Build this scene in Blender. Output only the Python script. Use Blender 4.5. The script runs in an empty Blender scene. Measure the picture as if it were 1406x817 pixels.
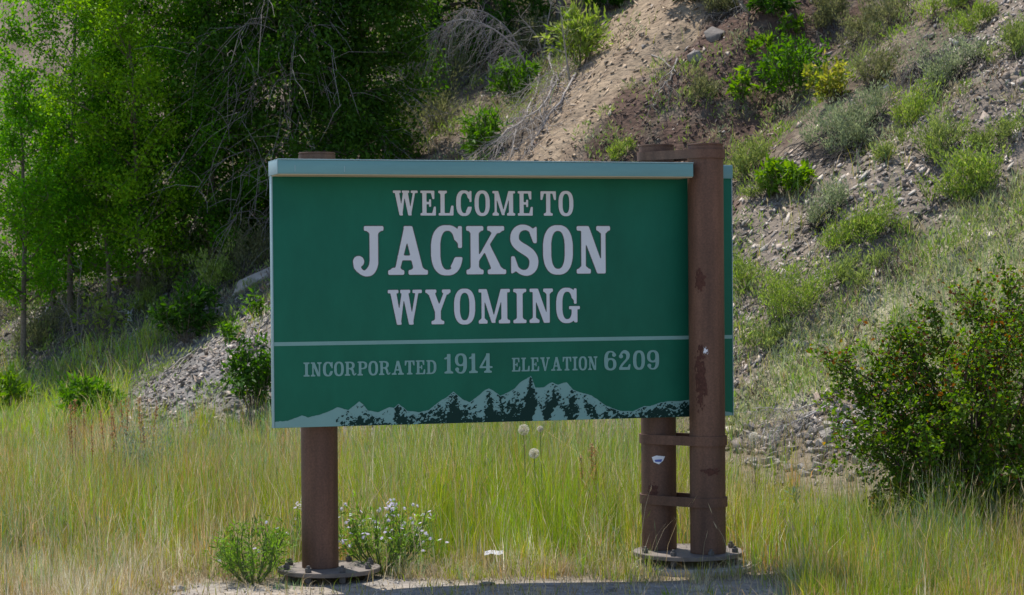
import bpy, bmesh, math
import numpy as np
from mathutils import Vector, Matrix

# ------------------------------------------------------------------ camera, sky, sun, exposure
scene = bpy.context.scene
CAM = np.array([0.0, 0.0, 1.78])
FPX = 2900.0                       # focal length in photo pixels (photo is 1406 wide)
ROLL, PITCH = math.radians(0.45), math.atan(21.5/2900.0)
cr, sr, cp, sp = math.cos(ROLL), math.sin(ROLL), math.cos(PITCH), math.sin(PITCH)
FW = np.array([0, cp, -sp]); UP0 = np.array([0, sp, cp]); RT0 = np.array([1.0, 0, 0])
RT = cr*RT0 - sr*UP0; UPV = sr*RT0 + cr*UP0
cam_d = bpy.data.cameras.new('camera'); cam = bpy.data.objects.new('camera', cam_d)
scene.collection.objects.link(cam); scene.camera = cam
cam_d.sensor_width = 36.0; cam_d.lens = 36.0*FPX/1406.0
cam_d.clip_start = 0.1; cam_d.clip_end = 2000
cam.matrix_world = Matrix(((RT[0], UPV[0], -FW[0], CAM[0]), (RT[1], UPV[1], -FW[1], CAM[1]),
                           (RT[2], UPV[2], -FW[2], CAM[2]), (0, 0, 0, 1)))
cam_d.dof.use_dof = True; cam_d.dof.focus_distance = 12.9; cam_d.dof.aperture_fstop = 9.0

SUN_EL, SUN_AZ = math.radians(62), math.radians(-28)     # azimuth clockwise from +Y
world = bpy.data.worlds.new('World'); scene.world = world; world.use_nodes = True
wn = world.node_tree.nodes; wl = world.node_tree.links
sky = wn.new('ShaderNodeTexSky'); sky.sky_type = 'NISHITA'; sky.sun_disc = False
sky.sun_elevation = SUN_EL; sky.sun_rotation = SUN_AZ % (2*math.pi); sky.altitude = 1900; sky.dust_density = 2.0; sky.air_density = 1.0
wl.new(sky.outputs[0], wn['Background'].inputs[0]); wn['Background'].inputs[1].default_value = 0.135
sun_d = bpy.data.lights.new('sun', 'SUN'); sun_d.energy = 4.0; sun_d.angle = math.radians(0.53); sun_d.color = (1.0, 0.95, 0.87)
sun = bpy.data.objects.new('sun', sun_d); scene.collection.objects.link(sun)
SDIR = Vector((math.cos(SUN_EL)*math.sin(SUN_AZ), math.cos(SUN_EL)*math.cos(SUN_AZ), math.sin(SUN_EL)))
sun.rotation_euler = SDIR.to_track_quat('Z', 'Y').to_euler(); sun.location = (10, 20, 40)
vs = scene.view_settings; vs.view_transform = 'Standard'; vs.look = 'None'; vs.exposure = 0.6; vs.gamma = 1.0
scene.cycles.use_denoising = True; scene.cycles.max_bounces = 6; scene.cycles.diffuse_bounces = 3
scene.cycles.transmission_bounces = 3; scene.cycles.glossy_bounces = 2; scene.cycles.sample_clamp_indirect = 4.0

# ------------------------------------------------------------------ helpers
C = scene.collection
rng = np.random.default_rng(7)

def ray(px, py):
    px = np.asarray(px, float); py = np.asarray(py, float)
    return FW + (px[..., None]-703)/FPX*RT + (408.5-py[..., None])/FPX*UPV

def at_depth(px, py, Y):
    d = ray(px, py); return CAM + d*(Y/d[..., 1])[..., None]

def project(P):
    v = P-CAM; w = v@FW
    w = np.where(w < 0.1, 0.1, w)
    return 703+FPX*(v@RT)/w, 408.5-FPX*(v@UPV)/w

def hash2(ix, iy, seed):
    h = (ix*374761393 + iy*668265263 + seed*1442695041) & 0xffffffff
    h = ((h ^ (h >> 13))*1274126177) & 0xffffffff
    h = h ^ (h >> 16)
    return h/4294967296.0

def vnoise(x, y, seed=0):
    x = np.asarray(x, float); y = np.asarray(y, float)
    ix = np.floor(x).astype(np.int64); iy = np.floor(y).astype(np.int64)
    fx = x-ix; fy = y-iy
    fx = fx*fx*(3-2*fx); fy = fy*fy*(3-2*fy)
    a = hash2(ix, iy, seed); b = hash2(ix+1, iy, seed); c = hash2(ix, iy+1, seed); d = hash2(ix+1, iy+1, seed)
    return (a*(1-fx)+b*fx)*(1-fy)+(c*(1-fx)+d*fx)*fy

def fbm(x, y, seed=0, oct=4):
    s = 0; a = 0.5; f = 1.0
    for i in range(oct):
        s = s+a*vnoise(x*f, y*f, seed+i*17); a *= 0.5; f *= 2.03
    return s/(1-0.5**oct)

def sstep(a, b, x):
    t = np.clip((x-a)/(b-a), 0, 1); return t*t*(3-2*t)

def new_obj(name, mesh, parent=None):
    o = bpy.data.objects.new(name, mesh); C.objects.link(o)
    if parent is not None: o.parent = parent
    return o

def tag(o, label=None, cat=None, group=None, kind=None):
    if label: o['label'] = label
    if cat: o['category'] = cat
    if group: o['group'] = group
    if kind: o['kind'] = kind
    return o

def thing(name, label, cat, loc, group=None):
    o = bpy.data.objects.new(name, None); C.objects.link(o); o.location = tuple(map(float, loc)); o.empty_display_size = 0.1
    return tag(o, label, cat, group)

def root_loc(o):
    while o.parent is not None: o = o.parent
    return np.array(o.location)

def mesh_np(name, V, F, mat, parent=None, col=None, smooth=False, rel=True):
    """V (n,3) world verts, F (m,k) faces of one size, or a list of such arrays; col (n,3)."""
    V = np.asarray(V, float)
    if parent is not None and rel: V = V-root_loc(parent)
    Fs = F if isinstance(F, (list, tuple)) else [F]
    Fs = [np.asarray(f, np.int64) for f in Fs if len(f)]
    me = bpy.data.meshes.new(name)
    loops = np.concatenate([f.ravel() for f in Fs]); tot = np.concatenate([np.full(len(f), f.shape[1]) for f in Fs])
    st = np.concatenate([[0], np.cumsum(tot)[:-1]])
    me.vertices.add(len(V)); me.vertices.foreach_set('co', V.astype(np.float32).ravel())
    me.loops.add(len(loops)); me.loops.foreach_set('vertex_index', loops.astype(np.int32))
    me.polygons.add(len(tot)); me.polygons.foreach_set('loop_start', st.astype(np.int32))
    me.update(calc_edges=True)
    if smooth: me.polygons.foreach_set('use_smooth', np.ones(len(tot), bool))
    if col is not None:
        a = me.attributes.new('Col', 'FLOAT_COLOR', 'POINT')
        c4 = np.ones((len(V), 4), np.float32); c4[:, :3] = col
        a.data.foreach_set('color', c4.ravel())
    me.validate(); me.materials.append(mat)
    return new_obj(name, me, parent)

def bm_obj(name, bm, mat, parent=None, smooth=False):
    if parent is not None:
        r = root_loc(parent); bmesh.ops.translate(bm, verts=bm.verts, vec=Vector(-r))
    me = bpy.data.meshes.new(name); bm.normal_update(); bm.to_mesh(me); bm.free(); me.materials.append(mat)
    if smooth:
        me.polygons.foreach_set('use_smooth', [True]*len(me.polygons))
        try: me.set_sharp_from_angle(angle=math.radians(40))
        except Exception: pass
    return new_obj(name, me, parent)

class Tubes:
    def __init__(s): s.V = []; s.F = []; s.n = 0; s.C = []
    def add(s, pts, rad, sides=5, col=(1, 1, 1), cap=False):
        pts = np.asarray(pts, float); rad = np.asarray(rad, float)
        n = len(pts)
        tg = np.gradient(pts, axis=0); tg /= np.linalg.norm(tg, axis=1)[:, None]+1e-9
        ref = np.array([0, 0, 1.0]) if abs(tg[0, 2]) < 0.9 else np.array([1.0, 0, 0])
        a = np.cross(tg, ref); a /= np.linalg.norm(a, axis=1)[:, None]+1e-9
        b = np.cross(tg, a)
        th = np.arange(sides)/sides*2*math.pi
        ring = pts[:, None, :]+rad[:, None, None]*(np.cos(th)[None, :, None]*a[:, None, :]+np.sin(th)[None, :, None]*b[:, None, :])
        s.V.append(ring.reshape(-1, 3)); s.C.append(np.tile(np.array(col, float), (n*sides, 1)))
        i = np.arange(n-1)[:, None]*sides; j = np.arange(sides)[None, :]; k = (j+1) % sides
        f = np.stack([i+j, i+k, i+sides+k, i+sides+j], -1).reshape(-1, 4)+s.n
        s.F.append(f); s.n += n*sides
    def build(s, name, mat, parent=None, smooth=True):
        return mesh_np(name, np.concatenate(s.V), np.concatenate(s.F), mat, parent, np.concatenate(s.C), smooth)

def unit(v): return v/(np.linalg.norm(v, axis=-1, keepdims=True)+1e-9)

def leaves_np(P, L, Wd, D, Nn, fold=0.25):
    """diamond leaves (6 verts, 4 tris): P base, D direction, Nn approximate normal."""
    n = len(P); S = unit(np.cross(D, Nn)); N2 = unit(np.cross(S, D))
    L = np.asarray(L)[:, None]; Wd = np.asarray(Wd)[:, None]
    v0 = P; v1 = P+D*L*0.42+S*Wd*0.5+N2*Wd*fold; v2 = P+D*L; v3 = P+D*L*0.42-S*Wd*0.5+N2*Wd*fold
    V = np.stack([v0, v1, v2, v3], 1).reshape(-1, 3)
    i = np.arange(n)[:, None]*4
    F = np.concatenate([i+np.array([[0, 1, 2]]), i+np.array([[0, 2, 3]])], 0)
    return V, F

def rand_dirs(n, r=None):
    r = r or rng
    return unit(r.normal(size=(n, 3)))

def pal_mix(pal, n, r=None, var=0.18):
    r = r or rng
    pal = np.array(pal, float); k = r.integers(0, len(pal), n); k2 = r.integers(0, len(pal), n)
    t = r.random((n, 1))*0.6
    c = pal[k]*(1-t)+pal[k2]*t
    return np.clip(c*(1+r.normal(0, var, (n, 1))), 0.004, 0.9)

def blades_np(P, H, W, az, bend, col, tipcol=None, seg=3):
    """curved grass blades; P (n,3), H heights, W widths, az lean azimuth, bend 0..1."""
    n = len(P); H = np.asarray(H)[:, None]; W = np.asarray(W)[:, None]; bend = np.asarray(bend)[:, None]
    L = np.stack([np.cos(az), np.sin(az), 0*az], -1)
    fa = rng.random(n)*2*math.pi
    S = np.stack([np.cos(fa), np.sin(fa), 0*fa], -1)
    rows = []; cols = []
    ts = np.linspace(0, 1, seg+1)
    for i, t in enumerate(ts):
        c = P+np.array([0, 0, 1.0])*H*(t*(1-0.25*bend*t*t))+L*H*bend*t*t*0.75
        cc = col if tipcol is None else col*(1-t)+tipcol*t
        if i < seg:
            w = W*(1-0.75*t)*0.5
            rows += [c-S*w, c+S*w]; cols += [cc, cc]
        else:
            rows += [c]; cols += [cc]
    m = 2*seg+1
    V = np.stack(rows, 1).reshape(-1, 3); K = np.stack(cols, 1).reshape(-1, 3)
    b = np.arange(n)[:, None]*m
    Q = [b+np.array([[2*i, 2*i+1, 2*i+3, 2*i+2]]) for i in range(seg-1)]
    T = b+np.array([[2*seg-2, 2*seg-1, 2*seg]])
    return V, [np.concatenate(Q), T], K

# ------------------------------------------------------------------ materials
def mk(name):
    m = bpy.data.materials.new(name); m.use_nodes = True
    nt = m.node_tree; return m, nt, nt.nodes['Principled BSDF'], nt.nodes, nt.links

def foliage_mat(name, trans=0.35, rough=0.55, spec=0.3):
    m, nt, b, N, Lk = mk(name)
    at = N.new('ShaderNodeAttribute'); at.attribute_name = 'Col'
    b.inputs['Roughness'].default_value = rough; b.inputs['Specular IOR Level'].default_value = spec
    Lk.new(at.outputs['Color'], b.inputs['Base Color'])
    tr = N.new('ShaderNodeBsdfTranslucent')
    hs = N.new('ShaderNodeHueSaturation'); hs.inputs['Saturation'].default_value = 1.15; hs.inputs['Value'].default_value = 1.35; hs.inputs['Hue'].default_value = 0.49
    Lk.new(at.outputs['Color'], hs.inputs['Color']); Lk.new(hs.outputs[0], tr.inputs[0])
    mx = N.new('ShaderNodeMixShader'); mx.inputs[0].default_value = trans
    Lk.new(b.outputs[0], mx.inputs[1]); Lk.new(tr.outputs[0], mx.inputs[2])
    Lk.new(mx.outputs[0], N['Material Output'].inputs[0])
    return m

def col_mat(name, rough=0.9, noise=40.0, amt=0.35, bump=0.0, spec=0.2, coords='Object', bscale=None):
    m, nt, b, N, Lk = mk(name)
    at = N.new('ShaderNodeAttribute'); at.attribute_name = 'Col'
    tc = N.new('ShaderNodeTexCoord'); nz = N.new('ShaderNodeTexNoise'); nz.inputs['Scale'].default_value = noise; nz.inputs['Detail'].default_value = 6
    Lk.new(tc.outputs[coords], nz.inputs['Vector'])
    mr = N.new('ShaderNodeMapRange'); mr.inputs['From Min'].default_value = 0.3; mr.inputs['From Max'].default_value = 0.7
    mr.inputs['To Min'].default_value = 1-amt; mr.inputs['To Max'].default_value = 1+amt
    Lk.new(nz.outputs[0], mr.inputs['Value'])
    mul = N.new('ShaderNodeVectorMath'); mul.operation = 'SCALE'
    Lk.new(at.outputs['Color'], mul.inputs[0]); Lk.new(mr.outputs[0], mul.inputs['Scale'])
    Lk.new(mul.outputs[0], b.inputs['Base Color'])
    b.inputs['Roughness'].default_value = rough; b.inputs['Specular IOR Level'].default_value = spec
    if bump:
        n2 = N.new('ShaderNodeTexNoise'); n2.inputs['Scale'].default_value = bscale or noise*0.6; n2.inputs['Detail'].default_value = 8
        Lk.new(tc.outputs[coords], n2.inputs['Vector'])
        bp = N.new('ShaderNodeBump'); bp.inputs['Strength'].default_value = bump; bp.inputs['Distance'].default_value = 0.05
        Lk.new(n2.outputs[0], bp.inputs['Height']); Lk.new(bp.outputs[0], b.inputs['Normal'])
    return m

def paint_mat(name, col, rough=0.5, var=0.08, scale=3.0, streak=(1, 1, 1), spec=0.4, metallic=0.0, fine=0.0, bump=0.0):
    m, nt, b, N, Lk = mk(name)
    tc = N.new('ShaderNodeTexCoord'); mp = N.new('ShaderNodeMapping'); mp.inputs['Scale'].default_value = streak
    nz = N.new('ShaderNodeTexNoise'); nz.inputs['Scale'].default_value = scale; nz.inputs['Detail'].default_value = 7; nz.inputs['Roughness'].default_value = 0.65
    Lk.new(tc.outputs['Object'], mp.inputs[0]); Lk.new(mp.outputs[0], nz.inputs['Vector'])
    mr = N.new('ShaderNodeMapRange'); mr.inputs['From Min'].default_value = 0.3; mr.inputs['From Max'].default_value = 0.7
    mr.inputs['To Min'].default_value = 1-var; mr.inputs['To Max'].default_value = 1+var
    Lk.new(nz.outputs[0], mr.inputs['Value'])
    mul = N.new('ShaderNodeVectorMath'); mul.operation = 'SCALE'; mul.inputs[0].default_value = col
    Lk.new(mr.outputs[0], mul.inputs['Scale']); Lk.new(mul.outputs[0], b.inputs['Base Color'])
    b.inputs['Roughness'].default_value = rough; b.inputs['Specular IOR Level'].default_value = spec; b.inputs['Metallic'].default_value = metallic
    if bump:
        bp = N.new('ShaderNodeBump'); bp.inputs['Strength'].default_value = bump; bp.inputs['Distance'].default_value = 0.01
        Lk.new(nz.outputs[0], bp.inputs['Height']); Lk.new(bp.outputs[0], b.inputs['Normal'])
    return m

def rust_mat(name):
    m, nt, b, N, Lk = mk(name)
    tc = N.new('ShaderNodeTexCoord')
    n1 = N.new('ShaderNodeTexNoise'); n1.inputs['Scale'].default_value = 2.2; n1.inputs['Detail'].default_value = 8; n1.inputs['Roughness'].default_value = 0.6
    mp = N.new('ShaderNodeMapping'); mp.inputs['Scale'].default_value = (2, 2, 0.6)
    Lk.new(tc.outputs['Object'], mp.inputs[0]); Lk.new(mp.outputs[0], n1.inputs['Vector'])
    cr_ = N.new('ShaderNodeValToRGB'); e = cr_.color_ramp.elements
    e[0].position = 0.25; e[0].color = (0.08, 0.041, 0.026, 1); e[1].position = 0.75; e[1].color = (0.17, 0.085, 0.052, 1)
    x = e.new(0.5); x.color = (0.125, 0.062, 0.039, 1)
    Lk.new(n1.outputs[0], cr_.inputs[0])
    n2 = N.new('ShaderNodeTexNoise'); n2.inputs['Scale'].default_value = 90; n2.inputs['Detail'].default_value = 5
    Lk.new(tc.outputs['Object'], n2.inputs['Vector'])
    mr = N.new('ShaderNodeMapRange'); mr.inputs['From Min'].default_value = 0.3; mr.inputs['From Max'].default_value = 0.7
    mr.inputs['To Min'].default_value = 0.8; mr.inputs['To Max'].default_value = 1.2; Lk.new(n2.outputs[0], mr.inputs[0])
    mul = N.new('ShaderNodeVectorMath'); mul.operation = 'SCALE'; Lk.new(cr_.outputs[0], mul.inputs[0]); Lk.new(mr.outputs[0], mul.inputs['Scale'])
    n3 = N.new('ShaderNodeTexNoise'); n3.inputs['Scale'].default_value = 16; n3.inputs['Detail'].default_value = 6
    m3 = N.new('ShaderNodeMapping'); m3.inputs['Scale'].default_value = (1, 1, 0.07); Lk.new(tc.outputs['Object'], m3.inputs[0]); Lk.new(m3.outputs[0], n3.inputs['Vector'])
    r3 = N.new('ShaderNodeMapRange'); r3.inputs['From Min'].default_value = 0.3; r3.inputs['From Max'].default_value = 0.7; r3.inputs['To Min'].default_value = 0.72; r3.inputs['To Max'].default_value = 1.28; Lk.new(n3.outputs[0], r3.inputs[0])
    mu3 = N.new('ShaderNodeVectorMath'); mu3.operation = 'SCALE'; Lk.new(mul.outputs[0], mu3.inputs[0]); Lk.new(r3.outputs[0], mu3.inputs['Scale'])
    Lk.new(mu3.outputs[0], b.inputs['Base Color']); b.inputs['Roughness'].default_value = 0.6; b.inputs['Specular IOR Level'].default_value = 0.35
    bp = N.new('ShaderNodeBump'); bp.inputs['Strength'].default_value = 0.12; bp.inputs['Distance'].default_value = 0.003
    Lk.new(n2.outputs[0], bp.inputs['Height']); Lk.new(bp.outputs[0], b.inputs['Normal'])
    return m

M_leaf = foliage_mat('leaf', 0.48, 0.55, 0.14)
M_grass = foliage_mat('grass_blade', 0.36, 0.6, 0.25)
M_dry = foliage_mat('dry_blade', 0.25, 0.7, 0.15)
M_bark = col_mat('bark', 0.9, 30, 0.35, 0.4)
M_twig = col_mat('dead_twig', 0.9, 60, 0.25)
M_rockcol = col_mat('scree_stone', 0.92, 25, 0.22, 0.3)
M_ground = col_mat('ground_soil', 0.97, 9, 0.28, 0.9, spec=0.1, bscale=14)
M_rust = rust_mat('weathered_steel')
M_green = paint_mat('green_paint', (0.010, 0.128, 0.078), 0.5, 0.18, 2.2, (1, 1, 0.45), spec=0.15)
M_cap = paint_mat('teal_metal', (0.125, 0.29, 0.30), 0.4, 0.08, 4, (0.4, 0.4, 3))
M_trim = paint_mat('pale_trim', (0.26, 0.40, 0.42), 0.45, 0.10, 5)
M_white = paint_mat('white_vinyl', (0.62, 0.65, 0.69), 0.5, 0.04, 6, spec=0.12)
M_outl = paint_mat('outline_vinyl', (0.10, 0.11, 0.10), 0.5, 0.04, 6, spec=0.12)
M_pale = paint_mat('pale_green_vinyl', (0.20, 0.36, 0.335), 0.5, 0.05, 6, spec=0.12)
M_dark = paint_mat('dark_green_vinyl', (0.006, 0.032, 0.026), 0.5, 0.05, 6, spec=0.12)
M_conc = paint_mat('concrete', (0.42, 0.39, 0.35), 0.9, 0.25, 14, bump=0.4)
M_steel = paint_mat('galvanised_bolt', (0.12, 0.11, 0.105), 0.55, 0.25, 60, metallic=0.4)
M_plate = paint_mat('plate_steel', (0.17, 0.14, 0.12), 0.6, 0.3, 9, bump=0.2)
M_stick = paint_mat('sticker_paper', (0.75, 0.75, 0.78), 0.6, 0.05, 30)
M_blue = paint_mat('sticker_ink', (0.08, 0.13, 0.42), 0.6, 0.1, 50)
M_smear = paint_mat('rust_stain', (0.082, 0.032, 0.021), 0.85, 0.4, 60)
M_under = paint_mat('cap_underside', (0.50, 0.42, 0.28), 0.6, 0.05, 10)  # warm ground bounce painted in as a tan colour
M_berry = paint_mat('berry_skin', (0.12, 0.016, 0.012), 0.4, 0.35, 20)
M_petal = foliage_mat('petal', 0.3, 0.7, 0.2)

# ------------------------------------------------------------------ terrain
SPH, CPH = 0.766, 0.643            # uphill direction in plan (x, y)
def st_coords(x, y): return SPH*x+CPH*y, CPH*x-SPH*y

def foot(t): return 13.1+0.9*(vnoise(t/5.0, 0*t, 3)-0.5)-1.3*np.exp(-((t+20.6)/2.2)**2)

def terrain(x, y):
    x = np.asarray(x, float); y = np.asarray(y, float)
    s, t = st_coords(x, y); q = s-foot(t)
    w = 0.55
    qq = np.clip(q, -20, 90)
    ramp = w*np.logaddexp(0, qq/w)
    h = 0.65*ramp
    a = sstep(0.3, 4.0, q)
    h = h+a*0.9*(fbm(t/2.6, s/9.0, 11, 3)-0.5)+a*0.42*(fbm(t/0.8+3, s/2.5, 21, 3)-0.5)
    h = h+sstep(-0.2, 1.0, q)*0.12*(fbm(x*2.3, y*2.3, 31, 3)-0.5)
    h = h+0.07*(fbm(x*0.8, y*0.8, 41, 3)-0.5)+sstep(0.2, 1.2, q)*0.10*(fbm(x*6.0, y*6.0, 43, 2)-0.5)
    flat = 1-np.clip(np.hypot(x+0.0, (y-12.9)*1.0)/0.6, 0, 1)
    # the eroded chute above the sign, cut a little into the slope
    c = np.exp(-((t-CH_T-0.25*np.sin(s*0.8))/1.0)**2)*sstep(1.5, 4.0, q)
    h = h-0.38*c
    # roadside: falls gently towards the road
    h = h-0.05*sstep(12.0, 9.5, y)
    return h
CH_T = -18.2

TS = np.concatenate([np.arange(8, 45, 0.02), np.arange(45, 140, 0.2)])
def G(px, py):
    """where the sight line of that photo pixel meets the ground"""
    d = ray(px, py); P = CAM+TS[:, None]*d
    below = P[:, 2] < terrain(P[:, 0], P[:, 1])
    i = int(np.argmax(below)) if below.any() else len(TS)-1
    return P[i]

# masks for ground materials and for painted tree shade, drawn as hillside areas
MW, MH = 352, 205
yy, xx = np.mgrid[0:MH, 0:MW]; gx = xx*4+2; gy = yy*4+2
def poly_mask(pts, blur=3):
    m = np.zeros((MH, MW)); n = len(pts); ins = np.zeros((MH, MW), bool)
    for i in range(n):
        x0, y0 = pts[i]; x1, y1 = pts[(i+1) % n]
        if y0 == y1: continue
        cnd = ((y0 > gy) != (y1 > gy)) & (gx < (x1-x0)*(gy-y0)/(y1-y0)+x0)
        ins ^= cnd
    m = ins.astype(float)
    for k in range(2):
        for ax in (0, 1):
            acc = 0
            for d in range(-blur, blur+1):
                p = np.roll(m, d, ax)
                if d > 0:
                    sl = [slice(None)]*2; sl[ax] = slice(0, d); p = p.copy(); p[tuple(sl)] = np.take(m, [0], ax)
                elif d < 0:
                    sl = [slice(None)]*2; sl[ax] = slice(d, None); p = p.copy(); p[tuple(sl)] = np.take(m, [-1], ax)
                acc = acc+p
            m = acc/(2*blur+1)
    return m
def sample(m, P, jitter=0.0):
    px, py = project(P)
    if jitter:
        px = px+jitter*(fbm(P[:, 0]*1.7, P[:, 1]*1.7, 51, 3)-0.5); py = py+jitter*(fbm(P[:, 0]*1.7+9, P[:, 1]*1.7, 52, 3)-0.5)
    i = np.clip((py/4).astype(int), 0, MH-1); j = np.clip((px/4).astype(int), 0, MW-1)
    return m[i, j]
Z_TAN = poly_mask([(600, 420), (640, 300), (690, 222), (735, 165), (790, 85), (830, 30), (850, -20), (975, -20), (960, 50), (905, 75), (850, 140), (800, 200), (740, 320), (700, 420)])
Z_BARK = poly_mask([(770, 260), (845, 160), (890, 90), (950, 60), (985, -20), (1190, -20), (1150, 50), (1100, 110), (1060, 190), (1010, 270), (900, 420), (700, 420)])
Z_SCREE = poly_mask([(900, 420), (1010, 290), (1060, 230), (1180, 160), (1250, 110), (1420, -20), (1420, 260), (1280, 330), (1130, 450), (1000, 560), (800, 560)])
Z_BANK = poly_mask([(940, 600), (1000, 545), (1130, 430), (1280, 330), (1420, 225), (1420, 500), (1250, 520), (1170, 545), (1100, 575), (1010, 610)])
Z_PILE = poly_mask([(1005, 600), (1060, 575), (1120, 545), (1180, 525), (1330, 520), (1330, 720), (1150, 690), (1070, 675), (1005, 650)], 2)
Z_LSCREE = poly_mask([(150, 600), (190, 500), (250, 470), (330, 430), (600, 380), (620, 600)])
Z_LDARK = poly_mask([(-20, 380), (100, 330), (370, 290), (560, 200), (600, 380), (330, 430), (240, 470), (130, 490), (60, 530), (-20, 530)])  # scree under the left trees, coloured darker for their shade
Z_LGRASS = poly_mask([(-20, 640), (-20, 520), (60, 520), (150, 470), (240, 440), (240, 470), (195, 500), (150, 600)])

def grid_axis(segs):
    out = []
    for a, b, st_ in segs: out.append(np.arange(a, b, st_))
    out.append([segs[-1][1]]); return np.concatenate(out)
X = grid_axis([(-160, -40, 8), (-40, -16, 1.0), (-16, -9, 0.35), (-9, 9, 0.095), (9, 16, 0.35), (16, 40, 1.0), (40, 160, 8)])
Y = grid_axis([(-120, -10, 8), (-10, 10, 0.8), (10, 13, 0.15), (13, 31, 0.095), (31, 50, 0.4), (50, 80, 1.2), (80, 190, 8)])
XX, YY = np.meshgrid(X, Y); ZZ = terrain(XX, YY)
V = np.stack([XX, YY, ZZ], -1).reshape(-1, 3)
nx, ny = len(X), len(Y)
ii = (np.arange(ny-1)[:, None]*nx+np.arange(nx-1)[None, :]).ravel()
F = np.stack([ii, ii+1, ii+nx+1, ii+nx], -1)
s_, t_ = st_coords(V[:, 0], V[:, 1]); q_ = s_-foot(t_)
def lerp(c, col, m): return c*(1-m[:, None])+np.array(col)*m[:, None]
nz1 = fbm(V[:, 0]*1.1, V[:, 1]*1.1, 61, 4); nz2 = fbm(V[:, 0]*4, V[:, 1]*4, 62, 4)
col = np.tile(np.array([[0.20, 0.165, 0.115]]), (len(V), 1))                 # meadow soil with straw
col = lerp(col, (0.19, 0.15, 0.112), sstep(-0.3, 0.6, q_))                  # hill base
col = lerp(col, (0.11, 0.085, 0.062), sstep(0.45, 0.6, nz1)*sstep(0, 1, q_)*0.7)
shp = lambda m: sstep(0.35, 0.65, m)
col = lerp(col, (0.31, 0.235, 0.16), shp(sample(Z_TAN, V, 60)))
col = lerp(col, (0.18, 0.13, 0.09), shp(sample(Z_TAN, V, 60))*sstep(0.5, 0.62, nz2)*0.7)
col = lerp(col, (0.105, 0.066, 0.050), shp(sample(Z_BARK, V, 90))*sstep(0.30, 0.40, nz2)*0.95)
col = lerp(col, (0.20, 0.165, 0.132), shp(sample(Z_SCREE, V, 60))*0.9)
col = lerp(col, (0.20, 0.185, 0.17), shp(sample(Z_LSCREE, V, 30)))
col = lerp(col, (0.11, 0.10, 0.085), shp(sample(Z_LDARK, V, 60))*0.9)  # tree shade painted into the soil
col = lerp(col, (0.34, 0.31, 0.21), shp(sample(Z_BANK, V, 60))*0.8)
road = sstep(12.75, 12.35, V[:, 1]+0.35*(nz1-0.5))*sstep(-2.3, -1.8, V[:, 0])*sstep(1.75, 1.35, V[:, 0])
road = np.maximum(road, sstep(11.4, 11.0, V[:, 1]))
col = lerp(col, (0.33, 0.285, 0.23), road)
col = lerp(col, (0.27, 0.245, 0.22), road*sstep(0.45, 0.6, nz2))
col *= (0.8+0.4*nz2)[:, None]
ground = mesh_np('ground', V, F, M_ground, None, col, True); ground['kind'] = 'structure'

# ------------------------------------------------------------------ the sign
TH = math.atan2(0.83, 2.773)
U = np.array([math.cos(TH), math.sin(TH), 0]); NN = np.array([math.sin(TH), -math.cos(TH), 0]); ZV = np.array([0, 0, 1.0])
P00 = at_depth(377.0, 588.0, 12.39)                 # front lower left corner of the panel
def on_panel(px, py, off=0.0):
    """panel coordinates (along, up) of a photo pixel on the panel's front face"""
    d = ray(px, py); k = ((P00+NN*off-CAM)@NN)/(d@NN); p = CAM+d*k[..., None] if np.ndim(k) else CAM+d*k
    v = p-P00; return v@U, v@ZV
WPAN = on_panel(1005.0, 400.0)[0]; HPAN = on_panel(374.0, 224.0)[1]
def PW(a, z, n): return P00+np.multiply.outer(np.asarray(a, float), U)+np.multiply.outer(np.asarray(z, float), ZV)+np.multiply.outer(np.asarray(n, float), NN)

sign_base = PW(WPAN/2, 0, 0); sign_base[2] = 0
sign = thing('welcome_sign', 'big green welcome sign lettered JACKSON WYOMING on brown steel posts', 'sign', sign_base)

def pbox(name, a0, a1, z0, z1, n0, n1, mat, parent, bev=0.004):
    bm = bmesh.new()
    vs_ = [bm.verts.new(PW(a, z, n)) for a in (a0, a1) for z in (z0, z1) for n in (n0, n1)]
    for f in ((0, 1, 3, 2), (4, 6, 7, 5), (0, 4, 5, 1), (2, 3, 7, 6), (0, 2, 6, 4), (1, 5, 7, 3)):
        bm.faces.new([vs_[i] for i in f])
    bmesh.ops.recalc_face_normals(bm, faces=bm.faces)
    if bev: bmesh.ops.bevel(bm, geom=bm.edges[:], offset=bev, segments=2, affect='EDGES', profile=0.6)
    return bm_obj(name, bm, mat, parent, True)

TPAN = 0.05
panel = pbox('panel', 0, WPAN, 0, HPAN-0.004, -TPAN, 0, M_green, sign, 0.003)
trim = pbox('edge_trim', -0.008, -0.0005, 0.0, HPAN-0.006, -TPAN-0.004, 0.004, M_trim, sign, 0.0015)
pbox('edge_trim', WPAN+0.0005, WPAN+0.006, 0.0, HPAN-0.006, -TPAN-0.004, 0.003, M_trim, sign, 0.0015)
# top cap: a shallow boxed lip that stands out over the face, cut off at the front post
CAPP = 0.24
a_end = on_panel(952.0, 232.0, CAPP)[0]
cap = pbox('top_cap', -0.010, a_end, HPAN-0.074, HPAN+0.006, 0.0015, CAPP, M_cap, sign, 0.004)
pbox('cap_top_sheet', -0.012, WPAN+0.008, HPAN+0.0065, HPAN+0.0125, -TPAN-0.02, 0.003, M_trim, sign, 0.002)
pbox('cap_top_sheet', -0.012, a_end+0.001, HPAN+0.0068, HPAN+0.0125, 0.0032, CAPP+0.004, M_trim, sign, 0.002)
pbox('cap_underside', -0.006, a_end-0.004, HPAN-0.0785, HPAN-0.0745, 0.003, CAPP-0.004, M_under, sign, 0)  # thin sheet added to carry the painted bounce tan
pbox('cap_end', -0.0145, -0.0105, HPAN-0.074, HPAN+0.006, -TPAN, CAPP-0.003, M_trim, sign, 0.001)
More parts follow.
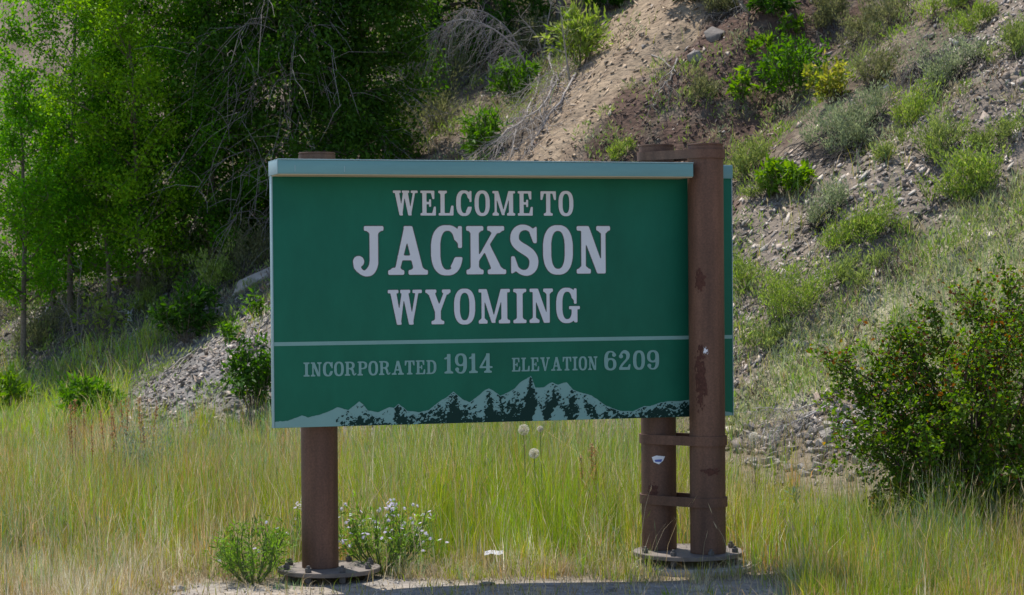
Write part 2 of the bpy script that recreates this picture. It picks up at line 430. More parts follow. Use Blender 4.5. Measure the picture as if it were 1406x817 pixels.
pbox('cap_return', a_end+0.20, WPAN+0.006, HPAN-0.072, HPAN+0.006, 0.0015, 0.012, M_cap, sign, 0.002)
z0 = on_panel(500.0, 473.2)[1]; z1 = on_panel(500.0, 468.0)[1]
pbox('divider_line', 0.001, WPAN-0.001, z0, z1, 0.0005, 0.002, M_pale, panel, 0)

for px_, py_, h_ in ((405.0, 231.0, 9.0), (473.0, 232.0, 8.0)):
    a_, z_ = on_panel(px_, py_, CAPP); hz = h_*0.0043/2
    pbox('paint_scuff', a_-0.002, a_+0.002, z_-hz, z_+hz, CAPP+0.0005, CAPP+0.002, M_trim, cap, 0)
# ---- lettering: slab serif glyphs as 2D shapes, traced to thin vinyl sheets
SW, SE = 0.175, 0.095
def R(x0, y0, x1, y1): return ('P', [(x0, y0), (x1, y0), (x1, y1), (x0, y1)])
def Pg(*p): return ('P', list(p))
def El(cx, cy, rx, ry, n=2.5): return ('E', cx, cy, rx, ry, n)
def Sk(pts, rad): return ('S', pts, rad)
def ser(cx, w, y): # a serif slab with its brackets
    h = w/2
    if y == 0: return [R(cx-h, 0, cx+h, SE), Pg((cx-h*0.75, SE), (cx+h*0.75, SE), (cx+h*0.45, SE+0.05), (cx-h*0.45, SE+0.05))]
    return [R(cx-h, 1-SE, cx+h, 1), Pg((cx-h*0.75, 1-SE), (cx+h*0.75, 1-SE), (cx+h*0.45, 0.95-SE), (cx-h*0.45, 0.95-SE))]
def bez(p0, p1, p2, p3, n=14):
    t = np.linspace(0, 1, n)[:, None]; p0, p1, p2, p3 = map(np.array, (p0, p1, p2, p3))
    return ((1-t)**3*p0+3*(1-t)**2*t*p1+3*(1-t)*t*t*p2+t**3*p3).tolist()
GL = {}
GL['I'] = (0.40, [R(0.11, 0, 0.29, 1)]+ser(0.2, 0.4, 0)+ser(0.2, 0.4, 1), [])
GL['E'] = (0.64, [R(0.08, 0, 0.255, 1), R(0, 0, 0.6, SE), R(0, 1-SE, 0.58, 1), Pg((0.58, 1), (0.58, 0.66), (0.50, 0.66), (0.44, 0.9)), Pg((0.64, 0), (0.64, 0.36), (0.56, 0.36), (0.49, 0.09), (0.55, 0)), R(0.2, 0.455, 0.42, 0.545), R(0.36, 0.35, 0.44, 0.65)], [])
GL['L'] = (0.62, [R(0.08, 0, 0.255, 1), R(0, 0, 0.6, SE), Pg((0.62, 0), (0.62, 0.40), (0.53, 0.40), (0.46, 0.09), (0.5, 0))]+ser(0.168, 0.36, 1), [])
GL['T'] = (0.66, [R(0.24, 0, 0.42, 1), R(0.0, 1-SE, 0.66, 1), Pg((0, 1), (0, 0.64), (0.075, 0.64), (0.15, 0.91)), Pg((0.66, 1), (0.66, 0.64), (0.585, 0.64), (0.51, 0.91))]+ser(0.33, 0.38, 0), [])
GL['O'] = (0.64, [El(0.32, 0.5, 0.32, 0.52)], [El(0.32, 0.5, 0.148, 0.40)])
GL['0'] = (0.58, [El(0.29, 0.5, 0.29, 0.52)], [El(0.29, 0.5, 0.125, 0.40)])
GL['C'] = (0.66, [('D', [El(0.33, 0.5, 0.33, 0.52)], [El(0.345, 0.5, 0.155, 0.405), R(0.40, 0.36, 0.8, 0.66), Pg((0.45, 0.66), (0.8, 0.66), (0.8, 1.1), (0.62, 1.1), (0.6, 0.85))]), R(0.56, 0.55, 0.645, 1.0), Pg((0.645, 0.55), (0.645, 0.80), (0.5, 0.90), (0.49, 0.72)), Pg((0.645, 0.36), (0.50, 0.36), (0.40, 0.15), (0.55, 0.1))], [])
GL['G'] = (0.74, [('D', [El(0.33, 0.5, 0.33, 0.52)], [El(0.345, 0.5, 0.155, 0.405), R(0.40, 0.40, 0.8, 0.66), Pg((0.45, 0.66), (0.8, 0.66), (0.8, 1.1), (0.62, 1.1), (0.6, 0.85))]), R(0.555, 0.55, 0.64, 1.0), Pg((0.64, 0.55), (0.64, 0.80), (0.5, 0.90), (0.49, 0.72)), R(0.485, 0.05, 0.66, 0.47), R(0.40, 0.385, 0.74, 0.475), R(0.56, 0, 0.66, 0.2)], [])
GL['J'] = (0.63, [R(0.34, 0.25, 0.515, 1), Sk(bez((0.428, 0.30), (0.43, 0.02), (0.20, -0.04), (0.125, 0.12)), [0.088]*6+[0.08, 0.07, 0.062, 0.055, 0.05, 0.05, 0.05, 0.05]), El(0.115, 0.275, 0.112, 0.115, 2), Sk([(0.06, 0.25), (0.075, 0.16), (0.125, 0.10)], [0.055, 0.055, 0.055])]+ser(0.428, 0.40, 1), [])
GL['A'] = (0.80, [Pg((0.12, 0.0), (0.215, 0.0), (0.44, 0.86), (0.46, 1), (0.34, 1)), Pg((0.32, 1), (0.50, 1), (0.745, 0), (0.55, 0)), R(0.2, 0.30, 0.6, 0.39)]+ser(0.165, 0.33, 0)+ser(0.62, 0.40, 0), [])
GL['K'] = (0.82, [R(0.08, 0, 0.255, 1), Pg((0.24, 0.36), (0.58, 0.95), (0.70, 0.95), (0.24, 0.26)), Pg((0.35, 0.52), (0.46, 0.66), (0.76, 0.05), (0.54, 0.05))]+ser(0.168, 0.36, 0)+ser(0.168, 0.36, 1)+ser(0.61, 0.36, 1)+ser(0.63, 0.39, 0), [])
GL['N'] = (0.72, [R(0.10, 0, 0.195, 1), R(0.525, 0, 0.62, 1), Pg((0.06, 1), (0.26, 1), (0.62, 0.0), (0.44, 0.0)), R(0, 1-SE, 0.2, 1), R(0.44, 0, 0.62, 0.2)]+ser(0.147, 0.30, 0)+ser(0.572, 0.30, 1), [])
GL['M'] = (0.96, [R(0.09, 0, 0.18, 1), R(0.70, 0, 0.875, 1), Pg((0.07, 1), (0.25, 1), (0.52, 0.02), (0.40, 0.02)), Pg((0.80, 1), (0.68, 1), (0.41, 0.02), (0.49, 0.02)), R(0, 1-SE, 0.24, 1), R(0.70, 1-SE, 0.96, 1)]+ser(0.135, 0.27, 0)+ser(0.787, 0.345, 0), [])
GL['W'] = (1.02, [Pg((0.06, 1), (0.24, 1), (0.41, 0), (0.27, 0)), Pg((0.51, 1), (0.43, 1), (0.27, 0), (0.38, 0)), Pg((0.42, 1), (0.60, 1), (0.77, 0), (0.63, 0)), Pg((0.93, 1), (0.84, 1), (0.66, 0), (0.74, 0)), R(0.0, 1-SE, 0.32, 1), R(0.37, 1-SE, 0.67, 1), R(0.74, 1-SE, 1.02, 1)], [])
GL['V'] = (0.74, [Pg((0.07, 1), (0.26, 1), (0.45, 0), (0.31, 0)), Pg((0.66, 1), (0.56, 1), (0.35, 0), (0.43, 0))]+ser(0.165, 0.33, 1)+ser(0.605, 0.27, 1), [])
GL['Y'] = (0.76, [R(0.285, 0, 0.46, 0.45), Pg((0.05, 1), (0.25, 1), (0.46, 0.44), (0.285, 0.36)), Pg((0.70, 1), (0.59, 1), (0.37, 0.46), (0.46, 0.38))]+ser(0.165, 0.33, 1)+ser(0.63, 0.26, 1)+ser(0.372, 0.38, 0), [])
GL['D'] = (0.68, [('D', [El(0.28, 0.5, 0.40, 0.50, 2.6)], [R(-0.5, -0.2, 0.1, 1.2)]), R(0, 0, 0.3, SE), R(0, 1-SE, 0.3, 1), R(0.08, 0, 0.25, 1)], [('D', [El(0.27, 0.5, 0.235, 0.40, 2.6)], [R(-0.5, -0.2, 0.25, 1.2)])])
GL['P'] = (0.64, [('D', [El(0.28, 0.72, 0.36, 0.28, 2.6)], [R(-0.5, -0.2, 0.1, 1.2)]), R(0, 1-SE, 0.3, 1), R(0.08, 0, 0.25, 1)]+ser(0.165, 0.36, 0), [('D', [El(0.27, 0.72, 0.20, 0.185, 2.6)], [R(-0.5, -0.2, 0.25, 1.2)])])
GL['R'] = (0.76, [('D', [El(0.28, 0.73, 0.36, 0.27, 2.6)], [R(-0.5, -0.2, 0.1, 1.2)]), R(0, 1-SE, 0.3, 1), R(0.08, 0, 0.25, 1), Sk(bez((0.42, 0.47), (0.58, 0.42), (0.50, 0.05), (0.62, 0.05))+[(0.68, 0.08), (0.72, 0.16)], [0.075]*9+[0.065, 0.055, 0.05, 0.05, 0.045, 0.04, 0.035])]+ser(0.165, 0.36, 0), [('D', [El(0.27, 0.73, 0.20, 0.175, 2.6)], [R(-0.5, -0.2, 0.25, 1.2)])])
S_path = bez((0.52, 0.80), (0.44, 1.06), (0.09, 1.02), (0.10, 0.74))+bez((0.10, 0.74), (0.11, 0.52), (0.50, 0.52), (0.51, 0.26))[1:]+bez((0.51, 0.26), (0.52, -0.04), (0.17, -0.06), (0.09, 0.22))[1:]
S_rad = np.interp(np.linspace(0, 1, len(S_path)), [0, 0.12, 0.28, 0.5, 0.72, 0.88, 1], [0.045, 0.05, 0.085, 0.105, 0.09, 0.05, 0.045]).tolist()
GL['S'] = (0.62, [Sk(S_path, S_rad), Pg((0.575, 1.0), (0.575, 0.64), (0.505, 0.64), (0.42, 0.86), (0.50, 0.95)), Pg((0.025, 0.0), (0.025, 0.37), (0.10, 0.37), (0.18, 0.13), (0.10, 0.04))], [])
GL['1'] = (0.42, [R(0.13, 0, 0.30, 1), Pg((0.0, 0.80), (0.13, 0.86), (0.17, 1), (0.30, 1), (0.2, 0.75), (0, 0.72))]+ser(0.215, 0.42, 0), [])
GL['9'] = (0.60, [El(0.29, 0.69, 0.29, 0.33, 2.3), ('D', [El(0.29, 0.5, 0.30, 0.52)], [El(0.27, 0.46, 0.145, 0.40), R(-0.2, 0.24, 0.3, 1.2)]), El(0.11, 0.20, 0.095, 0.105, 2)], [El(0.28, 0.69, 0.125, 0.23)])
GL['6'] = (0.60, [El(0.31, 0.31, 0.29, 0.33, 2.3), ('D', [El(0.31, 0.5, 0.30, 0.52)], [El(0.33, 0.54, 0.145, 0.40), R(0.30, -0.2, 0.8, 0.76)]), El(0.49, 0.80, 0.095, 0.105, 2)], [El(0.32, 0.31, 0.125, 0.23)])
GL['4'] = (0.64, [R(0.33, 0, 0.50, 1), Pg((0.38, 1), (0.5, 1), (0.11, 0.30), (0.0, 0.30)), R(0.0, 0.24, 0.64, 0.335)]+ser(0.415, 0.38, 0), [])
GL['2'] = (0.60, [Sk(bez((0.11, 0.72), (0.10, 1.05), (0.50, 1.04), (0.46, 0.70))+bez((0.46, 0.70), (0.43, 0.48), (0.15, 0.35), (0.09, 0.08))[1:], [0.05]*4+[0.06, 0.07, 0.085, 0.09]+[0.09]*4+[0.09, 0.08, 0.075, 0.07]+[0.055]*11), El(0.12, 0.72, 0.10, 0.11, 2), R(0.03, 0.0, 0.55, 0.14), Pg((0.58, 0.30), (0.51, 0.30), (0.42, 0.1), (0.55, 0))], [])

def raster(shape, GX, GY):
    k = shape[0]
    if k == 'P':
        ins = np.zeros(GX.shape, bool); p = shape[1]
        for i in range(len(p)):
            x0, y0 = p[i]; x1, y1 = p[(i+1) % len(p)]
            if y0 == y1: continue
            ins ^= ((y0 > GY) != (y1 > GY)) & (GX < (x1-x0)*(GY-y0)/(y1-y0)+x0)
        return ins
    if k == 'E':
        _, cx, cy, rx, ry, n = shape
        return (np.abs((GX-cx)/rx)**n+np.abs((GY-cy)/ry)**n) < 1
    if k == 'S':
        ins = np.zeros(GX.shape, bool); p = np.array(shape[1]); r = np.array(shape[2])
        m = min(len(p), len(r))
        for i in range(m-1):
            d = p[i+1]-p[i]; L2 = d@d+1e-9
            t = np.clip(((GX-p[i, 0])*d[0]+(GY-p[i, 1])*d[1])/L2, 0, 1)
            rr = r[i]+(r[i+1]-r[i])*t
            ins |= np.hypot(GX-p[i, 0]-t*d[0], GY-p[i, 1]-t*d[1]) < rr
        return ins
    if k == 'D':
        a = np.zeros(GX.shape, bool)
        for s in shape[1]: a |= raster(s, GX, GY)
        for s in shape[2]: a &= ~raster(s, GX, GY)
        return a

def blur2(m, r):
    k = np.exp(-0.5*(np.arange(-3*r, 3*r+1)/max(r, 1e-3))**2); k /= k.sum()
    for ax in (0, 1):
        m = np.apply_along_axis(lambda v: np.convolve(v, k, 'same'), ax, m)
    return m

def contour_mesh(Fd, xs, ys, lev, merge=True):
    """fills the region Fd>lev of a grid with polygons (boundary cells clipped)"""
    V = []; polys = []; vid = {}
    def vert(x, y):
        key = (round(x, 6), round(y, 6))
        if key not in vid: vid[key] = len(V); V.append((x, y))
        return vid[key]
    I = Fd > lev
    full = I[:-1, :-1] & I[1:, :-1] & I[:-1, 1:] & I[1:, 1:]
    anyi = I[:-1, :-1] | I[1:, :-1] | I[:-1, 1:] | I[1:, 1:]
    for j in range(full.shape[0]):
        row = full[j]; k = 0; n = len(row)
        d = np.diff(np.concatenate([[0], row.astype(int), [0]])); a = np.where(d == 1)[0]; b = np.where(d == -1)[0]
        if not merge: a = np.where(row)[0]; b = a+1
        for s0, e0 in zip(a, b):
            polys.append([vert(xs[s0], ys[j]), vert(xs[e0], ys[j]), vert(xs[e0], ys[j+1]), vert(xs[s0], ys[j+1])])
    for j, i in zip(*np.where(anyi & ~full)):
        cs = [(i, j), (i+1, j), (i+1, j+1), (i, j+1)]; pl = []
        for k in range(4):
            (a, b), (c, d) = cs[k], cs[(k+1) % 4]
            fa, fb = Fd[b, a], Fd[d, c]
            if fa > lev: pl.append(vert(xs[a], ys[b]))
            if (fa > lev) != (fb > lev):
                t = (lev-fa)/(fb-fa); pl.append(vert(xs[a]+(xs[c]-xs[a])*t, ys[b]+(ys[d]-ys[b])*t))
        if len(pl) >= 3: polys.append(pl)
    return V, polys

_cache = {}
def glyph(ch, lev):
    key = (ch, lev)
    if key in _cache: return _cache[key]
    w, pos, neg = GL[ch]; ss = 3; g = 1/56.0
    xs = np.arange(-0.12, w+0.12, g/ss); ys = np.arange(-0.14, 1.14, g/ss)
    GX, GY = np.meshgrid(xs, ys); m = np.zeros(GX.shape, bool)
    for s in pos: m |= raster(s, GX, GY)
    for s in neg: m &= ~raster(s, GX, GY)
    b = blur2(m.astype(float), 2)
    if lev < 0.5: b = blur2((b > 0.5).astype(float), 3)
    _cache[key] = contour_mesh(b[::ss, ::ss], xs[::ss], ys[::ss], lev)
    return _cache[key]

def flat_part(name, V2, polys, off, mat, parent):
    me = bpy.data.meshes.new(name); r = root_loc(parent)
    W3 = PW([v[0] for v in V2], [v[1] for v in V2], [off]*len(V2))-r
    me.from_pydata([tuple(v) for v in W3], [], [list(p) for p in polys]); me.materials.append(mat); me.update()
    return new_obj(name, me, parent)

def text_line(txt, x0, x1, ytop0, ybot0, ytop1, ybot1, mat, outline, gap=0.10, space=0.34):
    """txt fills the panel strip between photo columns x0..x1; the tops/bottoms are given at both ends"""
    a0, zb0 = on_panel(float(x0), float(ybot0)); _, zt0 = on_panel(float(x0), float(ytop0))
    a1, zb1 = on_panel(float(x1), float(ybot1)); _, zt1 = on_panel(float(x1), float(ytop1))
    tot = 0
    for i, ch in enumerate(txt):
        tot += space if ch == ' ' else GL[ch][0]+gap
    tot -= gap
    k = (a1-a0)/tot; cur = 0.0; zb = (zb0+zb1)/2; hh = ((zt0-zb0)+(zt1-zb1))/2
    for ch in txt:
        if ch == ' ': cur += space; continue
        for lev, off, mm, nm in ((0.5, 0.0045, mat, 'letter'), (0.22, 0.0025, M_outl, 'letter_outline')):
            if nm == 'letter_outline' and not outline: continue
            V2, polys = glyph(ch, lev)
            W2 = [(a0+(cur+x)*k, zb+y*hh) for x, y in V2]
            flat_part(nm, W2, polys, off, mm, panel)
        cur += GL[ch][0]+gap

text_line('WELCOME TO', 539.5, 787, 262.5, 297, 262, 295, M_white, True, 0.115, 0.22)
text_line('JACKSON', 484.5, 837.5, 311.5, 378.5, 309.5, 374.5, M_white, True, 0.085)
text_line('WYOMING', 532.5, 796, 398.5, 446, 395.5, 442.5, M_white, True, 0.105)
text_line('INCORPORATED', 416.5, 599, 497.5, 517, 494.5, 513.5, M_pale, False, 0.075)
text_line('1914', 610, 676, 486.5, 513.5, 484.5, 511, M_pale, False, 0.09)
text_line('ELEVATION', 702.5, 820, 491.5, 510.5, 489, 507.5, M_pale, False, 0.085)
text_line('6209', 829, 905, 483, 509, 480.5, 506, M_pale, False, 0.10)

# ---- mountain range printed along the lower edge
RID = [(379, 579), (395, 578), (404, 574.5), (414, 570.6), (423, 573), (436, 570), (449, 566), (463, 559), (470, 561), (478, 563), (486, 557), (493, 551), (499, 556), (505, 563.6), (519, 566), (535, 559), (541, 560), (547, 554.5), (553, 559), (559, 564), (575, 566), (589, 563), (602, 552), (612, 546), (622.5, 537.5), (628, 542), (634.6, 548), (645, 552), (652, 547), (659, 541.5), (665, 536), (671, 533), (678, 537), (687, 543.7), (696, 539.5), (707, 533), (713, 526), (720, 521), (729, 516), (732, 524), (735, 532), (746, 532), (752, 528), (758, 525), (766, 528), (778, 524.5), (787, 535), (801, 540), (812, 543), (820, 548), (833, 557.7), (852, 564), (868, 565), (884, 557.7), (892, 558), (903, 553.6), (917, 551), (930, 551), (946, 549), (975, 556), (997, 565), (1006, 567)]
rp = np.array([on_panel(float(x), float(y)) for x, y in RID])
st_g = 0.0028
xs = np.arange(0.002, WPAN-0.002, st_g); ys = np.arange(0.0015, 0.36, st_g)
GX, GY = np.meshgrid(xs, ys)
rz = np.interp(xs, rp[:, 0], rp[:, 1])+0.006*(fbm(xs*60, xs*0, 77, 3)-0.5)
Vm, Pm = contour_mesh((rz[None, :]-GY), xs, ys, 0.0)
flat_part('mountain_print', Vm, Pm, 0.0025, M_pale, panel)
def mound(cx, ty, hw, pw=1.3):
    c, z = on_panel(float(cx), float(ty)); w = abs(on_panel(float(cx+hw), float(ty))[0]-c)
    return z*(1-np.clip(np.abs(GX-c)/w, 0, 3)**pw)-GY
dk = np.full(GX.shape, -1.0)
for a in ((507, 566, 32), (480, 579, 22), (547, 562, 9), (556, 566, 18), (596, 562, 30), (622, 540, 20, 1.0), (640, 563, 50), (672, 537, 12, 1.0), (688, 553, 36), (728, 518, 22, 0.9), (716, 548, 60), (752, 537, 12), (762, 531, 14), (774, 558, 22), (786, 541, 14), (806, 546, 16), (838, 559, 40), (886, 561, 26), (915, 553, 34), (940, 551, 24)):
    dk = np.maximum(dk, mound(*a))
dep = rz[None, :]-GY
n1 = fbm(GX*26+GY*20, GY*30, 88, 4)-0.5; n2 = fbm(GX*75-GY*75, GY*48+GX*20, 89, 4)-0.5
n3 = fbm(GX*150+GY*90, GY*150, 90, 2)-0.5
fld = dk+0.14*n1+0.26*n2+0.16*n3-0.012
fld = np.where(dep < 0.006, np.minimum(fld, dep-0.006), fld)
wash = mound(738, 545, 12, 1.0)+0.10*n2                      # snow gullies left pale
fld = np.minimum(fld, 0.03-wash)
wash = mound(766, 552, 16, 1.0)+0.12*n2; fld = np.minimum(fld, 0.02-wash)
wash = mound(800, 556, 18, 1.0)+0.12*n2; fld = np.minimum(fld, 0.02-wash)
a_cut = on_panel(470.0, 580.0)[0]; fld = np.where(GX < a_cut*0.9, -1, fld)
Vd, Pd = contour_mesh(fld, xs, ys, 0.0)
flat_part('mountain_shadow_print', Vd, Pd, 0.0045, M_dark, panel)

# ---- posts, straps, base plates
def cyl_bm(c, r, z0, z1, n=56, bev=0.006, rtop=None):
    bm = bmesh.new()
    bmesh.ops.create_cone(bm, cap_ends=True, segments=n, radius1=r, radius2=rtop or r, depth=z1-z0)
    bmesh.ops.translate(bm, verts=bm.verts, vec=Vector((c[0], c[1], (z0+z1)/2)))
    if bev:
        ed = [e for e in bm.edges if abs(e.verts[0].co.z-e.verts[1].co.z) < 1e-5]
        bmesh.ops.bevel(bm, geom=ed, offset=bev, segments=3, affect='EDGES')
    return bm
PR = 0.110
def axis_at(px, Yd): p = at_depth(px, 500.0, Yd); return p
ztop = lambda px, py, Yd: at_depth(px, py, Yd)[2]
LP = axis_at(437.5, 12.66); FP = axis_at(970.5, 13.03); BP = axis_at(903.5, 13.25)
PLZ_L = ztop(438.0, 781.5, 12.56); PLZ_R = ztop(937.0, 758.5, 13.05)
plates = {}
for key, c, r, z in (('L', at_depth(451.0, 700.0, 12.66), 0.308, PLZ_L), ('R', at_depth(945.0, 700.0, 13.15), 0.345, PLZ_R)):
    gz = float(terrain(c[0], c[1]))
    bm = cyl_bm(c, r, z-0.026, z, 64, 0.003); bp_ = bm_obj('base_plate', bm, M_plate, sign, True)
    c2 = c+np.array([0.03, 0.0, 0])
    bm = cyl_bm(c2, r+0.03, gz-0.3, z-0.075, 64, 0.012); bm_obj('footing', bm, M_conc, sign, True)
    for k in range(8):
        a = math.radians(22.5+45*k); p = c+np.array([math.cos(a), math.sin(a), 0])*(r-0.045)
        if any(np.hypot(*(p-q)[:2]) < PR+0.03 for q in (LP, FP, BP)): continue
        bm = cyl_bm(p, 0.011, z-0.09, z+0.04, 10, 0.002); bolt = bm_obj('anchor_bolt', bm, M_steel, sign, True)
        bm = cyl_bm(p, 0.021, z+0.001, z+0.026, 6, 0.002); bm_obj('nut', bm, M_steel, bolt)
        bm = cyl_bm(p, 0.021, z-0.062, z-0.03, 6, 0.002); bm_obj('nut', bm, M_steel, bolt)
posts = {}
for key, c, z, top in (('L', LP, PLZ_L, ztop(434.0, 209.5, 12.66)), ('F', FP, PLZ_R, ztop(968.0, 197.5, 13.03)), ('B', BP, PLZ_R, ztop(900.0, 199.0, 13.25))):
    bm = cyl_bm(c, PR, z+0.0005, top-0.012, 64, 0.004); posts[key] = bm_obj('post', bm, M_rust, sign, True)
    bm = cyl_bm(c, PR+0.002, top-0.0118, top, 64, 0.004); bm_obj('post_cap', bm, M_rust, sign, True)
def strap(z0, z1):
    d = (FP-BP)[:2]; L = np.linalg.norm(d); d = d/L; th0 = math.atan2(d[1], d[0])
    prof = lambda r: [(FP[0]+r*math.cos(th0+a), FP[1]+r*math.sin(th0+a)) for a in np.linspace(-math.pi/2, math.pi/2, 25)]+[(BP[0]+r*math.cos(th0+a), BP[1]+r*math.sin(th0+a)) for a in np.linspace(math.pi/2, 3*math.pi/2, 25)]
    bm = bmesh.new(); rings = []
    for r, z in ((PR+0.003, z0), (PR+0.012, z0), (PR+0.012, z1), (PR+0.003, z1)):
        rings.append([bm.verts.new((x, y, z)) for x, y in prof(r)])
    n = 50
    for k in range(4):
        A, B = rings[k], rings[(k+1) % 4]
        for i in range(n): bm.faces.new((A[i], A[(i+1) % n], B[(i+1) % n], B[i]))
    bmesh.ops.recalc_face_normals(bm, faces=bm.faces)
    return bm_obj('strap', bm, M_rust, sign, True)
for ya, yb in ((613.0, 600.0), (697.5, 684.5), (216.5, 204.5)):
    strap(ztop(970.0, ya, 12.92), ztop(970.0, yb, 12.92))

def post_patch(name, post, c, px, py, wpx, hpx, mat, Yd, seed, ragged=0.5, off=0.0025, pts=None):
    """a thin patch that follows the post's curve (stain or sticker)"""
    P = at_depth(px, py, Yd-PR); k = Yd/FPX
    hw, hh = wpx*k/2, hpx*k/2
    a0 = math.asin(np.clip(((px-project(c[None])[0][0])*k)/PR, -0.95, 0.95))
    g = 44; xs = np.linspace(-1.25, 1.25, g); ys = np.linspace(-1.25, 1.25, g); GX, GY = np.meshgrid(xs, ys)
    if pts is None:
        f = 1-np.hypot(GX, GY)+ragged*(fbm(GX*3.5+seed, GY*(3.5 if hpx < 50 else 9), seed, 4)-0.5)*2.6-0.12
    else:
        f = raster(('P', pts), GX, GY).astype(float)-0.5
    V2, pl = contour_mesh(f, xs, ys, 0.0, False)
    rad = PR+off; W3 = []
    vdir = unit(CAM[:2]-c[:2]); rdir = np.array([-vdir[1], vdir[0]])
    for x, y in V2:
        a = a0+x*hw/PR
        p = c[:2]+rad*(math.cos(a)*vdir+math.sin(a)*rdir); W3.append((p[0], p[1], P[2]+y*hh))
    r = root_loc(post); me = bpy.data.meshes.new(name); me.from_pydata([tuple(np.array(v)-r) for v in W3], [], [list(p) for p in pl])
    me.materials.append(mat); me.update(); return new_obj(name, me, post)
post_patch('rust_stain', posts['F'], FP, 962, 385, 15, 32, M_smear, 13.03, 3)
post_patch('rust_stain', posts['F'], FP, 962, 520, 15, 75, M_smear, 13.03, 8, 1.0)
post_patch('rust_stain', posts['B'], BP, 895, 674, 17, 20, M_smear, 13.25, 5)
post_patch('rust_stain', posts['F'], FP, 976, 648, 26, 9, M_smear, 13.03, 14, 0.8)
post_patch('paint_chip', posts['F'], FP, 969, 482, 6, 9, M_stick, 13.03, 6, 1.0)
post_patch('sticker', posts['B'], BP, 903, 631.5, 18, 12, M_stick, 13.25, 1, pts=[(-1, 0.6), (-0.3, 1), (1, 0.8), (0.7, -0.2), (0.1, -1), (-0.7, -0.5)])
post_patch('sticker_print', posts['B'], BP, 903, 632.5, 10, 4, M_blue, 13.25, 1, off=0.004, pts=[(-1, 0.6), (1, 1), (0.8, -0.8), (-0.8, -0.8)])

